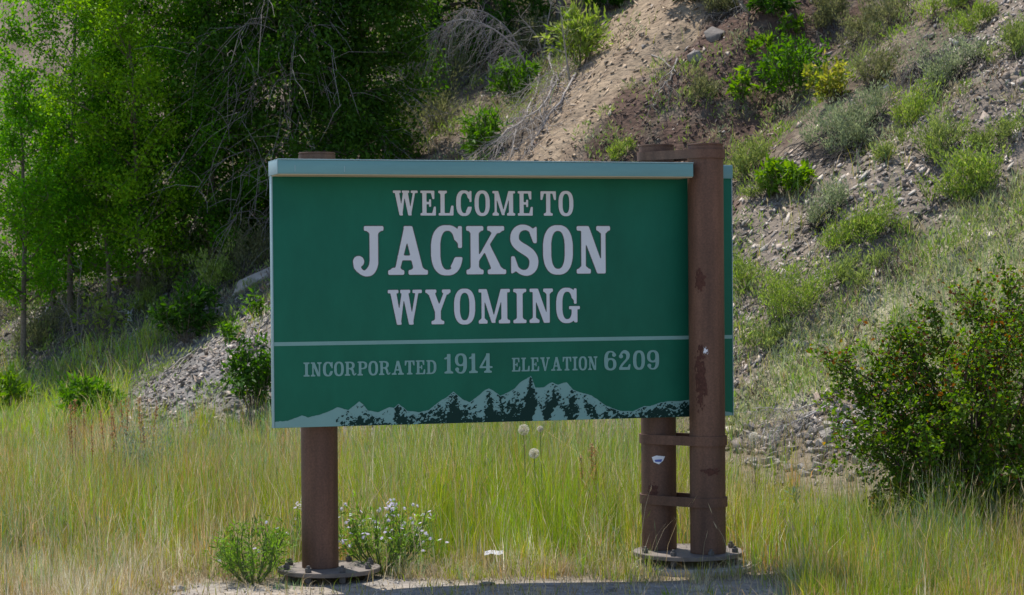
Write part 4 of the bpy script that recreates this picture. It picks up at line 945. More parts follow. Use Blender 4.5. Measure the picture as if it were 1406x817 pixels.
# ------------------------------------------------------------------ rocks
def rock_proto(seed, flat=0.6):
    r = np.random.default_rng(seed); p = (r.random((9, 3))*2-1)*np.array([1, 0.8, flat*0.8])
    bm = bmesh.new()
    for v in p: bm.verts.new(v)
    g = bmesh.ops.convex_hull(bm, input=bm.verts[:])
    bmesh.ops.delete(bm, geom=[v for v in bm.verts if not v.link_faces], context='VERTS')
    bmesh.ops.triangulate(bm, faces=bm.faces[:]); bm.verts.index_update()
    Vv = np.array([v.co[:] for v in bm.verts]); Ff = np.array([[v.index for v in f.verts] for f in bm.faces]); bm.free()
    return Vv, Ff
PROT = [rock_proto(300+i, 0.4+0.05*(i % 6)) for i in range(10)]
def scatter_rocks(name, P, size, cols, label=None, cat=None, sink=0.25, seed=0, slopealign=True):
    r = np.random.default_rng(seed); Vs = []; Fs = []; Cs = []; off = 0
    which = r.integers(0, len(PROT), len(P))
    for w in range(len(PROT)):
        ix = np.where(which == w)[0]
        if not len(ix): continue
        Vp, Fp = PROT[w]; n = len(ix)
        a = r.random(n)*6.283; tl = r.normal(0, 0.5, n); tb = r.normal(0, 0.5, n)
        ca, sa = np.cos(a), np.sin(a)
        v = Vp[None]*size[ix][:, None, None]*0.5*(0.75+0.5*r.random((n, 1, 3)))
        x = v[..., 0]*ca[:, None]-v[..., 1]*sa[:, None]; y = v[..., 0]*sa[:, None]+v[..., 1]*ca[:, None]; z = v[..., 2]+x*np.sin(tl)[:, None]+y*np.sin(tb)[:, None]
        if slopealign: z = z+0.65*(SPH*x+CPH*y)*(sstep(0.0, 1.0, (SPH*P[ix, 0]+CPH*P[ix, 1])-13.1))[:, None]
        W = np.stack([x, y, z], -1)+P[ix][:, None, :]+np.array([0, 0, 1.0])*(size[ix]*(0.5-sink)*0.45)[:, None, None]
        Vs.append(W.reshape(-1, 3)); Fs.append((Fp[None]+(np.arange(n)*len(Vp))[:, None, None]+off).reshape(-1, 3)); off += n*len(Vp)
        Cs.append(np.repeat(cols[ix], len(Vp), 0))
    o = mesh_np(name, np.concatenate(Vs), np.concatenate(Fs), M_rockcol, None, np.concatenate(Cs))
    return tag(o, label, cat, kind='stuff')

def hill_points(n, ylo=12, yhi=34, half=0.36, seed=0, pw=1.0):
    r = np.random.default_rng(seed); y = ylo+(yhi-ylo)*r.random(n)**pw; x = (r.random(n)*2-1)*half*y
    return np.stack([x, y, terrain(x, y)], -1), r
P, r = hill_points(122000, 13, 36, 0.29, 401, 1.0)
s_, t_ = st_coords(P[:, 0], P[:, 1]); q_ = s_-foot(t_)
w = 0.16+0.95*shp(sample(Z_SCREE, P, 60))+0.9*shp(sample(Z_LSCREE, P, 30))+1.0*shp(sample(Z_LDARK, P, 60))+0.10*shp(sample(Z_BARK, P, 60))+0.06*shp(sample(Z_TAN, P, 40))+0.25*shp(sample(Z_BANK, P, 60))+0.9*shp(sample(Z_PILE, P, 20))
w = w*(0.62+0.75*sstep(0.35, 0.6, fbm(P[:, 0]*0.9, P[:, 1]*0.9, 71, 3)))
w *= 1-0.93*shp(sample(Z_TAN, P, 60)); w *= 1-0.75*shp(sample(Z_BARK, P, 90)); w[q_ < 0.1] *= 0.05; w[q_ < -0.6] = 0
keep = r.random(len(P)) < w*0.85
P = P[keep]; size = 0.028+0.075*r.random(len(P))**2.8
size *= np.where(r.random(len(P)) < 0.04, 1.7, 1.0)
cols = pal_mix([(0.36, 0.315, 0.275), (0.25, 0.225, 0.205), (0.48, 0.43, 0.37), (0.17, 0.15, 0.135), (0.41, 0.33, 0.26), (0.31, 0.245, 0.20)], len(P), r, 0.22)
dkz = shp(sample(Z_LDARK, P, 60)); cols *= (1-0.15*dkz)[:, None]  # stones darkened for the same painted tree shade
scatter_rocks('scree', P, size, cols, 'loose grey shale scree covering the hillside', 'scree', seed=1)

# brown bark-like flakes of the litter slope
P, r = hill_points(60000, 18, 34, 0.33, 402); w = shp(sample(Z_BARK, P, 90))*1.3+0.04
s_, t_ = st_coords(P[:, 0], P[:, 1]); w[(s_-foot(t_)) < 1] = 0
P = P[r.random(len(P)) < w*0.55]
cols = pal_mix([(0.10, 0.062, 0.047), (0.14, 0.09, 0.07), (0.075, 0.05, 0.042), (0.20, 0.15, 0.12)], len(P), r, 0.2)
scatter_rocks('litter_flakes', P, 0.03+0.045*r.random(len(P)), cols, 'dark reddish brown flakes of litter strewn on the slope', 'litter', seed=2)
# crumbs of tan soil
P, r = hill_points(50000, 20, 40, 0.2, 403); P = P[r.random(len(P)) < shp(sample(Z_TAN, P, 50))*0.55]
cols = pal_mix([(0.35, 0.265, 0.185), (0.29, 0.22, 0.155), (0.40, 0.31, 0.22)], len(P), r, 0.12)
scatter_rocks('soil_crumbs', P, 0.025+0.085*r.random(len(P))**3, cols, 'crumbling tan soil clods on the bare slide', 'soil', seed=3)
# gravel at the roadside
P, r = hill_points(9000, 10.8, 13.4, 0.3, 404); P = P[(r.random(len(P)) < 0.05+0.6*sstep(12.5, 12.1, P[:, 1])*sstep(-2.3, -1.8, P[:, 0])*sstep(1.8, 1.4, P[:, 0]))]
cols = pal_mix([(0.36, 0.33, 0.29), (0.28, 0.26, 0.24), (0.44, 0.40, 0.35)], len(P), r, 0.15)
scatter_rocks('roadside_gravel', P, 0.008+0.022*r.random(len(P))**2, cols, 'fine grey gravel on the bare roadside strip', 'gravel', seed=4)

def rock_material(name, c1, c2, rough=0.9):
    m, nt, b, N, Lk = mk(name); tc = N.new('ShaderNodeTexCoord'); oi = N.new('ShaderNodeObjectInfo')
    nz = N.new('ShaderNodeTexNoise'); nz.inputs['Scale'].default_value = 3.0; nz.inputs['Detail'].default_value = 9; nz.noise_dimensions = '4D'
    Lk.new(tc.outputs['Object'], nz.inputs['Vector'])
    mm = N.new('ShaderNodeMath'); mm.operation = 'MULTIPLY'; mm.inputs[1].default_value = 50; Lk.new(oi.outputs['Random'], mm.inputs[0]); Lk.new(mm.outputs[0], nz.inputs['W'])
    rp_ = N.new('ShaderNodeValToRGB'); rp_.color_ramp.elements[0].position = 0.3; rp_.color_ramp.elements[1].position = 0.7
    rp_.color_ramp.elements[0].color = (*c1, 1); rp_.color_ramp.elements[1].color = (*c2, 1); Lk.new(nz.outputs[0], rp_.inputs[0])
    mr = N.new('ShaderNodeMapRange'); mr.inputs['To Min'].default_value = 0.75; mr.inputs['To Max'].default_value = 1.2; Lk.new(oi.outputs['Random'], mr.inputs[0])
    mu = N.new('ShaderNodeVectorMath'); mu.operation = 'SCALE'; Lk.new(rp_.outputs[0], mu.inputs[0]); Lk.new(mr.outputs[0], mu.inputs['Scale'])
    Lk.new(mu.outputs[0], b.inputs['Base Color']); b.inputs['Roughness'].default_value = rough; b.inputs['Specular IOR Level'].default_value = 0.2
    bp = N.new('ShaderNodeBump'); bp.inputs['Strength'].default_value = 0.5; bp.inputs['Distance'].default_value = 0.03
    Lk.new(nz.outputs[0], bp.inputs['Height']); Lk.new(bp.outputs[0], b.inputs['Normal']); return m
M_rock = rock_material('pale_rock', (0.30, 0.265, 0.225), (0.46, 0.41, 0.35))
M_rockw = rock_material('white_rock', (0.55, 0.51, 0.46), (0.70, 0.66, 0.60))
M_rockg = rock_material('grey_rock', (0.17, 0.15, 0.135), (0.28, 0.25, 0.22))
rock_me = []
for i in range(8):
    r = np.random.default_rng(500+i); p = np.clip(unit(r.normal(size=(16, 3)))*(0.9+0.35*r.random((16, 1))), -0.9, 0.9)*np.array([1, 0.8, 0.6])
    bm = bmesh.new()
    for v in p: bm.verts.new(v)
    bmesh.ops.convex_hull(bm, input=bm.verts[:]); bmesh.ops.delete(bm, geom=[v for v in bm.verts if not v.link_faces], context='VERTS')
    bmesh.ops.bevel(bm, geom=bm.edges[:], offset=0.03, segments=1, affect='EDGES')
    me = bpy.data.meshes.new('rock'); bm.to_mesh(me); bm.free(); me.materials.append(M_rock); rock_me.append(me)
def rock(label, px, py, wpx, hpx, seed, mat=None, group=None, rot=None, name='rock', cat='rock', deep=0.9):
    r = np.random.default_rng(seed); b = G(px, py); k = b[1]/FPX
    o = new_obj(name, rock_me[seed % 8]); w_, h_ = wpx*k/1.75, hpx*k/1.05
    o.scale = (w_, w_*deep, h_); o.rotation_euler = rot or (r.normal(0, 0.15), r.normal(0, 0.2), r.random()*6.28)
    z = float(terrain(b[0], b[1])); o.location = (b[0], b[1], z+h_*0.10)
    if mat: o.material_slots[0].link = 'OBJECT'; o.material_slots[0].material = mat
    return tag(o, label, cat, group)
rock('big pale slab of rock left of the sign', 352, 392, 66, 30, 601, M_rock, rot=(0.1, -0.5, 0.15), name='boulder', cat='boulder', deep=0.6)
rock('upper grey boulder stuck in the slope above the paired posts', 982, 52, 34, 30, 602, M_rockg, name='boulder', cat='boulder')
rock('lower tan boulder stuck in the slope above the paired posts', 955, 80, 28, 18, 603, M_rockg, name='boulder', cat='boulder')
rock('bright white rock on top of the stone pile right of the sign', 1160, 590, 25, 20, 604, M_rockw)
rock('flat pale stone lying at the bare roadside near the left post', 246, 811, 34, 9, 605, M_rock)
rock('grey stone at the lower edge of the picture right of center', 838, 812, 20, 10, 607, M_rockg)
rock('small grey stone on the gravel left of center', 668, 803, 30, 9, 608, M_rockg)
ORD = ['nearest', 'second nearest', 'third nearest', 'fourth nearest', 'fifth nearest', 'sixth nearest', 'seventh nearest', 'eighth nearest', 'ninth nearest', 'tenth nearest', 'eleventh nearest', 'twelfth nearest', 'thirteenth nearest', 'fourteenth nearest']
MARKS = [(1160, 583, 'bright white rock'), (1035, 600, 'seed globe by the posts'), (1000, 610, 'front sign post'), (1180, 620, 'berry shrub'), (1090, 400, 'feathery light green bush'), (1208, 295, 'feathery bush on the scree'), (1138, 280, 'sage clump with black twigs'), (1080, 245, 'vivid yellow-green shrub'), (1318, 245, 'long-bladed clump'), (1296, 180, 'green clump near the right edge'), (1255, 150, 'bright bush by dark twigs'), (1150, 165, 'wide sage clump'), (1370, 190, 'weeds at the right edge'), (1385, 60, 'pale tuft at the right edge'), (1180, 370, 'yellowish weeds above the bank'), (1014, 380, 'bush at the sign edge'), (352, 385, 'pale slab of rock'), (258, 430, 'dark leafy shrub'), (346, 520, 'shrub at the sign edge'), (180, 440, 'bleached white root'), (122, 555, 'leafy plant at the meadow edge')]
todo = []
def queue(px, py, w_, h_, seed, mat, group): todo.append((px, py, w_, h_, seed, mat, group))
r = np.random.default_rng(9)
for i in range(150):
    px, py = 1015+190*r.random(), 545+118*r.random()
    if py < 560+(1150-px)*0.22 or py > 640+(px-1015)*0.16: continue
    queue(px, py, 10+17*r.random()**1.6, 8+10*r.random(), 700+i, M_rock if r.random() < 0.75 else M_rockg, 'stones heaped at the foot of the slope')
for i in range(90):
    px = 1010+390*r.random(); py = 100+400*r.random()
    d = (px-1010)*0.78+(py-340)
    if not -60 < d < 190: continue
    queue(px, py, 7+6*r.random()**2, 4+4*r.random(), 800+i, M_rockg if r.random() < 0.6 else M_rock, 'larger stones on the right scree')
for i in range(50):
    px = 170+200*r.random(); py = 430+140*r.random()
    if py < 570-(px-160)*0.75: continue
    queue(px, py, 8+8*r.random()**2, 6+5*r.random(), 900+i, M_rockg, 'larger stones on the left scree')
named = {}
for q in todo:
    px, py = q[0], q[1]; mk_ = min(MARKS, key=lambda m_: (m_[0]-px)**2+(m_[1]-py)**2); dx, dy = px-mk_[0], py-mk_[1]
    side = ('right of' if dx > 0 else 'left of') if abs(dx) > abs(dy) else ('below' if dy > 0 else 'above')
    tone = 'pale' if q[5] is M_rock else 'grey'; size_ = 'small' if q[2] < 11 else 'larger'
    named.setdefault((size_, tone, side, mk_[2]), []).append((dx*dx+dy*dy, q))
for (size_, tone, side, mk_), lst in named.items():
    lst.sort(key=lambda a: a[0])
    for n_, (_, q) in enumerate(lst):
        od = '' if len(lst) == 1 else ', '+ORD[min(n_, 13)]
        rock('%s %s stone%s %s the %s' % (size_, tone, od, side, mk_), q[0], q[1], q[2], q[3], q[4], q[5], q[6])

# ------------------------------------------------------------------ grass
GR = np.array([(0.18, 0.28, 0.028), (0.22, 0.30, 0.035), (0.14, 0.25, 0.03)])       # green
YL = np.array([(0.26, 0.31, 0.03), (0.31, 0.31, 0.045), (0.22, 0.28, 0.03)])          # olive / yellowing
STR = np.array([(0.44, 0.36, 0.21), (0.38, 0.30, 0.17), (0.50, 0.42, 0.27)])          # straw
BG = np.array([(0.17, 0.28, 0.13), (0.22, 0.32, 0.17), (0.14, 0.25, 0.11)])          # blue green
def pick(groups, probs, n, r):
    cum = np.cumsum(probs, 1); u = r.random((n, 1))*cum[:, -1:]; k = (u > cum).sum(1).clip(0, len(groups)-1)
    A = np.stack(groups); return A[k, r.integers(0, 3, n)]*(1+r.normal(0, 0.14, (n, 1))), k
def in_base(P, ex=0.0):
    m = np.zeros(len(P), bool)
    for c, rr in ((at_depth(451.0, 700.0, 12.66), 0.31), (at_depth(945.0, 700.0, 13.15), 0.345)):
        m |= np.hypot(P[:, 0]-c[0], P[:, 1]-c[1]) < rr+ex
    return m
RD = np.array([(0.40, 0.25, 0.09), (0.46, 0.31, 0.13), (0.33, 0.22, 0.08)])            # rusty stems
BL = np.array([(0.46, 0.43, 0.33), (0.40, 0.39, 0.28), (0.52, 0.47, 0.36)])            # bleached grey straw
def meadow(N0, tufts, seed):
    P, r = hill_points(N0, 11.3, 27, 0.31, seed, 1.35)
    s_, t_ = st_coords(P[:, 0], P[:, 1]); q_ = s_-foot(t_); x, y = P[:, 0], P[:, 1]
    tuft = fbm(x*3.2, y*3.2, 81, 3); pat = fbm(x*0.55, y*0.55, 82, 3)
    bare = sstep(12.95, 12.50, y+0.5*(pat-0.5)+0.6*(tuft-0.5))*sstep(-2.15, -1.7, x)*sstep(1.9, 1.35, x)
    w = (0.2+1.3*sstep(0.3, 0.65, tuft))*(1-0.95*bare)*sstep(0.45, -0.2, q_+0.5*(pat-0.5))*sstep(11.2, 11.6, y)*(1-0.96*shp(sample(Z_PILE, P, 15)))
    P = P[(r.random(N0) < w) & ~in_base(P)]
    if tufts:
        cnt = r.integers(10, 34, len(P)); ix = np.repeat(np.arange(len(P)), cnt)
    else: ix = np.arange(len(P))
    n = len(ix); m = len(P); x, y = P[:, 0], P[:, 1]
    tuft = fbm(x*3.2, y*3.2, 81, 3); pat = fbm(x*0.55, y*0.55, 82, 3)
    bare = sstep(12.95, 12.45, y+0.4*(pat-0.5)+0.3*(tuft-0.5))*sstep(-2.1, -1.75, x)*sstep(1.85, 1.40, x)
    near = sstep(13.9, 12.4, y); far = sstep(15.0, 18.0, y); right = sstep(1.0, 1.9, x); left = sstep(-1.2, -2.2, x)
    H = (0.24+0.44*sstep(12.4, 14.5, y))*(0.5+0.65*r.random(m))*(0.45+1.0*tuft)*(1-0.5*bare)
    H = np.where((y < 12.9) & (np.abs(x+0.3) < 1.9), H*0.72, H)
    H = H*(1+0.25*right*near)*(1-0.62*sstep(1.2, 1.8, x)*sstep(13.5, 15.0, y))*(1-0.5*sstep(-0.8, -1.6, x)*sstep(15.5, 18.5, y))
    pg = fbm(x*0.9+5, y*0.35, 91, 3)-0.5; pb = fbm(x*1.3-7, y*0.4, 92, 3)-0.5; ps = fbm(x*1.6+2, y*0.6, 93, 3)-0.5
    p_gr = 0.52+0.35*far+0.30*right-0.30*near*(1-right)-0.25*left+1.8*pg
    p_yl = 0.28+0.10*near+0.3*(pat-0.4)
    p_st = 0.14+0.42*sstep(13.7, 12.4, y)*(1-0.5*right)+0.12*left+0.25*(pat-0.5)+0.5*bare+1.3*ps
    p_bg = 0.08+0.16*far+0.18*left+0.12*right*near+1.5*np.maximum(pb, -0.05)+0.25*sstep(16, 19, y)
    p_rd = 0.10+0.25*np.maximum(-pg, 0)+0.30*left+0.26*right*near
    p_bl = 0.06+1.1*near*left+0.12*near
    c, kk = pick([GR, YL, STR, BG, RD, BL], np.clip(np.stack([p_gr, p_yl, p_st, p_bg, p_rd, p_bl], 1), 0.01, 2), m, r)
    c = c*1.3*(0.75+0.5*fbm(x*2.5, y*1.2, 94, 2))[:, None]
    if tufts:
        sp_ = 0.02+0.05*r.random(m); o_ = r.normal(0, 1, (n, 2))*sp_[ix][:, None]
        xb, yb = x[ix]+o_[:, 0], y[ix]+o_[:, 1]; az = np.arctan2(o_[:, 1], o_[:, 0])+r.normal(0, 0.7, n)
        odd = r.random(n) < 0.06
        cb_ = np.where(odd[:, None], STR[r.integers(0, 3, n)]*1.1, c[ix]*(1+r.normal(0, 0.12, (n, 1))))
        Hb = H[ix]*(0.45+0.65*r.random(n)); bd = 0.08+0.5*r.random(n)**1.6+0.7*(r.random(n) < 0.10)
    else:
        xb, yb = x, y; az = r.random(n)*6.283; cb_ = c*(1+r.normal(0, 0.14, (n, 1))); Hb = H*(0.55+0.7*r.random(n)); bd = 0.06+0.4*r.random(n)**2+0.6*(r.random(n) < 0.05)
    Pb = np.stack([xb, yb, terrain(xb, yb)-0.02], -1); ok = ~in_base(Pb)
    Pb, Hb, az, bd, cb_ = Pb[ok], Hb[ok], az[ok], bd[ok], cb_[ok]; n = len(Pb)
    tip = cb_*0.86+np.array([0.40, 0.36, 0.14])*0.14
    return blades_np(Pb, Hb, 0.0028+0.0055*r.random(n)**2+0.0002*(Pb[:, 1]-12), az, bd, cb_, tip, seg=2)
A_ = meadow(11500, True, 410); B_ = meadow(90000, False, 416)
Vv = np.concatenate([A_[0], B_[0]]); K = np.concatenate([A_[2], B_[2]]); Ff = [A_[1][0], A_[1][1], B_[1][0]+len(A_[0]), B_[1][1]+len(A_[0])]
tag(mesh_np('meadow_grass', Vv, Ff, M_grass, None, np.clip(K, 0.01, 0.9)), 'tall mixed green and straw meadow grass around the sign', 'grass', kind='stuff')
# short dry thatch in front
P, r = hill_points(50000, 11.3, 14.2, 0.29, 411); x, y = P[:, 0], P[:, 1]
tuft = fbm(x*4, y*4, 83, 3); bare = sstep(12.75, 12.35, y+0.4*(fbm(x*0.55, y*0.55, 82, 3)-0.5))*sstep(-2.1, -1.8, x)*sstep(1.75, 1.45, x)
P = P[(r.random(len(P)) < (0.25+0.7*tuft)*(1-0.88*bare)*0.8) & ~in_base(P, 0.07)]; n = len(P)
c, _ = pick([STR, YL], np.tile([[0.8, 0.2]], (n, 1)), n, r)
Vv, Ff, K = blades_np(P, 0.05+0.13*r.random(n)**1.4, 0.004+0.003*r.random(n), r.random(n)*6.283, 0.5+0.9*r.random(n), c, seg=2)
tag(mesh_np('dry_thatch', Vv, Ff, M_dry, None, K), 'short dry straw thatch along the roadside', 'grass', kind='stuff')
# seed heads on thin stalks
P, r = hill_points(5200, 11.6, 20, 0.29, 412, 1.2); x, y = P[:, 0], P[:, 1]
bare = sstep(12.9, 12.4, y)*sstep(-2.2, -1.8, x)*sstep(1.75, 1.45, x)
s_, t_ = st_coords(x, y)
P = P[(r.random(len(P)) < (1-bare)) & ~in_base(P) & (s_-foot(t_) < 0.2)]; n = len(P)
H = (0.45+0.35*sstep(12.4, 14.5, P[:, 1]))*(0.7+0.5*r.random(n)); az = r.random(n)*6.283; bd = 0.15+0.45*r.random(n)
c, _ = pick([STR, YL, BG], np.tile([[0.6, 0.25, 0.15]], (n, 1)), n, r)
V1, F1, K1 = blades_np(P, H, np.full(n, 0.004), az, bd, c)
L = np.stack([np.cos(az), np.sin(az), 0*az], -1)
tp = P+np.array([0, 0, 1.0])*(H*(1-0.25*bd)*0.93)[:, None]+L*(H*bd*0.68)[:, None]
D = unit(np.array([0, 0, 1.0])+L*bd[:, None]*1.3)
V2, F2 = leaves_np(tp-D*0.04, 0.05+0.04*r.random(n), np.full(n, 0.0055), D, rand_dirs(n, r), 0.3)
K2 = np.repeat(c*1.05, 4, 0)
tag(mesh_np('grass_seed_heads', np.concatenate([V1, V2]), [F1[0], F1[1], F2+len(V1)], M_dry, None, np.concatenate([K1, K2])), 'straw coloured seed heads on thin stalks above the meadow', 'grass', kind='stuff')
# grass of the bank on the right and thin growth on the slopes
P, r = hill_points(110000, 13.5, 34, 0.33, 413)
P2, r2 = hill_points(80000, 13.0, 24, 0.33, 417); P2 = P2[sample(Z_BANK, P2, 60) > 0.45]; P = np.concatenate([P, P2])
s_, t_ = st_coords(P[:, 0], P[:, 1]); q_ = s_-foot(t_)
cl = fbm(P[:, 0]*1.3, P[:, 1]*1.3, 84, 3)
w = 1.6*shp(sample(Z_BANK, P, 60))*(0.3+1.0*cl)+1.6*shp(sample(Z_LGRASS, P, 40))+0.16*shp(sample(Z_SCREE, P, 60))*sstep(0.5, 0.62, cl)+0.05*sstep(0.5, 0.6, cl)
w[q_ < -0.3] *= 0.3; w *= 1-0.93*shp(sample(Z_PILE, P, 15))
w *= (1-0.7*shp(sample(Z_TAN, P, 50)))*(1-0.5*shp(sample(Z_BARK, P, 50)))
keep = r.random(len(P)) < w; P = P[keep]; n = len(P)
bank = shp(sample(Z_BANK, P, 60)); lg = shp(sample(Z_LGRASS, P, 40))
c, _ = pick([GR, YL, STR, BG], np.stack([0.25+0.5*lg+0.25*bank, 0.25+0.2*bank, 0.30-0.2*lg, 0.12+0.55*bank], 1), n, r); c = c*(1.15+0.5*lg[:, None]); c = c*(1-0.4*bank[:, None])+np.array([0.42, 0.43, 0.26])*0.5*bank[:, None]
Vv, Ff, K = blades_np(P-np.array([0, 0, 0.01]), (0.14+0.26*r.random(n))*(1+0.25*lg)*(1-0.35*bank), 0.004+0.004*r.random(n)+0.0001*P[:, 1], r.random(n)*6.283, 0.2+0.6*r.random(n), c)
tag(mesh_np('slope_grass', Vv, Ff, M_grass, None, K), 'thin pale grass growing on the slopes and the right bank', 'grass', kind='stuff')

# scattered low weeds on the slopes
P, r = hill_points(6200, 15, 38, 0.30, 415)
s_, t_ = st_coords(P[:, 0], P[:, 1]); q_ = s_-foot(t_); cl = fbm(P[:, 0]*0.7, P[:, 1]*0.7, 85, 3)
w = (1-0.9*shp(sample(Z_PILE, P, 15)))*sstep(0.34, 0.52, cl)*(1-0.85*shp(sample(Z_TAN, P, 40)))*(1-0.55*shp(sample(Z_BARK, P, 40)))*(q_ > 0.4)*(1-0.5*shp(sample(Z_LSCREE, P, 20)))
P = P[r.random(len(P)) < w]; m = len(P); per = 50
ix = np.repeat(np.arange(m), per); n = len(ix); R_ = (0.07+0.22*r.random(m)**1.8)[ix]; Hs = (0.07+0.26*r.random(m)**1.5)[ix]
o_ = r.normal(0, 1, (n, 2))*R_[:, None]*0.7; z_ = r.random(n)**0.8*Hs*np.exp(-(o_**2).sum(1)/(R_**2)*0.6)
x, y = P[ix, 0]+o_[:, 0], P[ix, 1]+o_[:, 1]
Pw = np.stack([x, y, terrain(x, y)+z_], -1); D = unit(np.concatenate([o_/R_[:, None]*0.5, np.ones((n, 1))], 1)+rand_dirs(n, r)*0.7)
pal = np.array([(0.20, 0.31, 0.06), (0.26, 0.33, 0.10), (0.25, 0.29, 0.16), (0.30, 0.27, 0.15), (0.13, 0.11, 0.09), (0.30, 0.27, 0.17), (0.20, 0.15, 0.10)]); kind_ = r.choice(7, m, p=[0.26, 0.24, 0.16, 0.1, 0.06, 0.12, 0.06])[ix]
c = pal[kind_]*(1+r.normal(0, 0.18, (n, 1))); Ls = 0.035+0.06*r.random(n)
Vv, Ff = leaves_np(Pw, Ls, Ls*0.2, D, rand_dirs(n, r))
tag(mesh_np('slope_weeds', Vv, Ff, M_grass, None, np.repeat(np.clip(c, 0.01, 1), 4, 0)), 'low scrubby weeds dotted over the stony slopes', 'weeds', kind='stuff')

# ------------------------------------------------------------------ berry shrub on the right
def berry_shrub():
    r = np.random.default_rng(77); b = at_depth(1330.0, 735.0, 14.4); b[2] = float(terrain(b[0], b[1])); k = 14.4/FPX
    root = thing('berry_shrub', 'big dark green shrub dotted with red berries at the right edge', 'shrub', b)
    T = Tubes(); segs = []; kk = np.linspace(0, 1, 8)[:, None]
    tips = [(1140, 505, 0.1), (1160, 530, 0.0), (1205, 490, 0.1), (1225, 455, 0.0), (1340, 410, 0.1), (1392, 385, 0.1), (1130, 600, 0.0), (1150, 510, 0.1), (1175, 560, -0.2), (1215, 470, 0.2), (1235, 445, 0.1), (1250, 520, -0.3), (1290, 430, 0.0), (1320, 470, -0.4), (1345, 425, 0.2), (1395, 400, 0.0), (1440, 420, -0.2), (1390, 470, -0.5), (1180, 620, -0.3), (1200, 680, -0.2), (1260, 600, -0.6), (1310, 560, -0.7), (1370, 560, -0.7), (1430, 520, -0.5), (1490, 480, 0.0), (1520, 560, -0.2), (1240, 700, -0.5), (1320, 680, -0.7), (1400, 660, -0.7), (1470, 640, -0.6), (1530, 640, 0.1), (1300, 500, 0.5), (1380, 520, 0.6), (1240, 580, 0.5), (1450, 560, 0.6), (1355, 470, 0.3), (1270, 470, -0.1), (1170, 525, 0.2), (1410, 440, 0.1)]
    for i, (px, py, dy) in enumerate(tips):
        tip = at_depth(float(px), float(py), 14.4+dy); st_ = b+np.array([r.normal(0, 0.12), r.normal(0, 0.12), -0.05])
        mid = np.array([0, 0, 0.28*np.linalg.norm(tip-st_)])
        pth = st_+(tip-st_)*kk+mid*np.sin(kk*math.pi)*0.6+np.cumsum(r.normal(0, 0.018, (8, 3)), 0)*kk
        T.add(pth, np.linspace(0.011, 0.003, 8), 5, (0.07, 0.05, 0.04)); segs.append(pth[2:])
        for j in range(15):
            f = 0.2+0.77*r.random(); p = np.array([np.interp(f, kk[:, 0], pth[:, q]) for q in range(3)])
            d2 = unit((tip-st_)*0.35+r.normal(0, 0.6, 3)); l = 0.14+0.22*r.random(); p2 = p+d2*l*kk[:6]/kk[5]+np.cumsum(r.normal(0, 0.008, (6, 3)), 0)
            T.add(p2, np.linspace(0.004, 0.0015, 6), 3, (0.09, 0.06, 0.045)); segs.append(p2)
    T.build('stems', M_bark, root)
    n = 28000; paths = np.stack([s if len(s) == 6 else s[:6] for s in segs]); idx = r.integers(0, len(paths), n); f = np.clip((0.1+0.95*r.random(n))*5, 0, 4.999)
    i0 = f.astype(int); fr = (f-i0)[:, None]; P = paths[idx, i0]*(1-fr)+paths[idx, i0+1]*fr+r.normal(0, 0.028, (n, 3))
    Ls = 0.034*(0.6+0.7*r.random(n)); cols = pal_mix([(0.075, 0.17, 0.015), (0.11, 0.21, 0.02), (0.055, 0.135, 0.012), (0.14, 0.23, 0.03), (0.10, 0.14, 0.025)], n, r, 0.2)
    odd = r.random(n); hi = sstep(0.6, 1.4, P[:, 2])
    cols = np.where((odd < 0.11*hi+0.02)[:, None], np.array([0.15, 0.075, 0.022]), cols); cols = np.where(((odd > 0.99))[:, None], np.array([0.36, 0.24, 0.03]), cols)
    Vv, Ff = leaves_np(P, Ls, Ls*0.7, rand_dirs(n, r), unit(rand_dirs(n, r)+np.array([0, 0, 0.9])))
    mesh_np('foliage', Vv, Ff, M_leaf, root, np.repeat(cols, 4, 0))
    # berries in twos and threes
    bm = bmesh.new(); bmesh.ops.create_icosphere(bm, subdivisions=1, radius=1.0); bm.verts.index_update()
    Vp = np.array([v.co[:] for v in bm.verts]); Fp = np.array([[v.index for v in f_.verts] for f_ in bm.faces]); bm.free()
    nb = 900; idx = r.integers(0, len(paths), nb); fi = r.integers(1, 6, nb); Pb = paths[idx, fi]+r.normal(0, 0.018, (nb, 3))-np.array([0, 0, 0.012])
    ok = r.random(nb) < 0.35+0.65*sstep(0.5, 1.5, Pb[:, 2]); Pb = Pb[ok]; nb = len(Pb)
    Vb = (Vp[None]*(0.0065+0.003*r.random(nb))[:, None, None]+Pb[:, None]).reshape(-1, 3); Fb = (Fp[None]+(np.arange(nb)*len(Vp))[:, None, None]).reshape(-1, 3)
    o = mesh_np('berries', Vb, Fb, M_berry, root, None, True); o['kind'] = 'stuff'
berry_shrub()

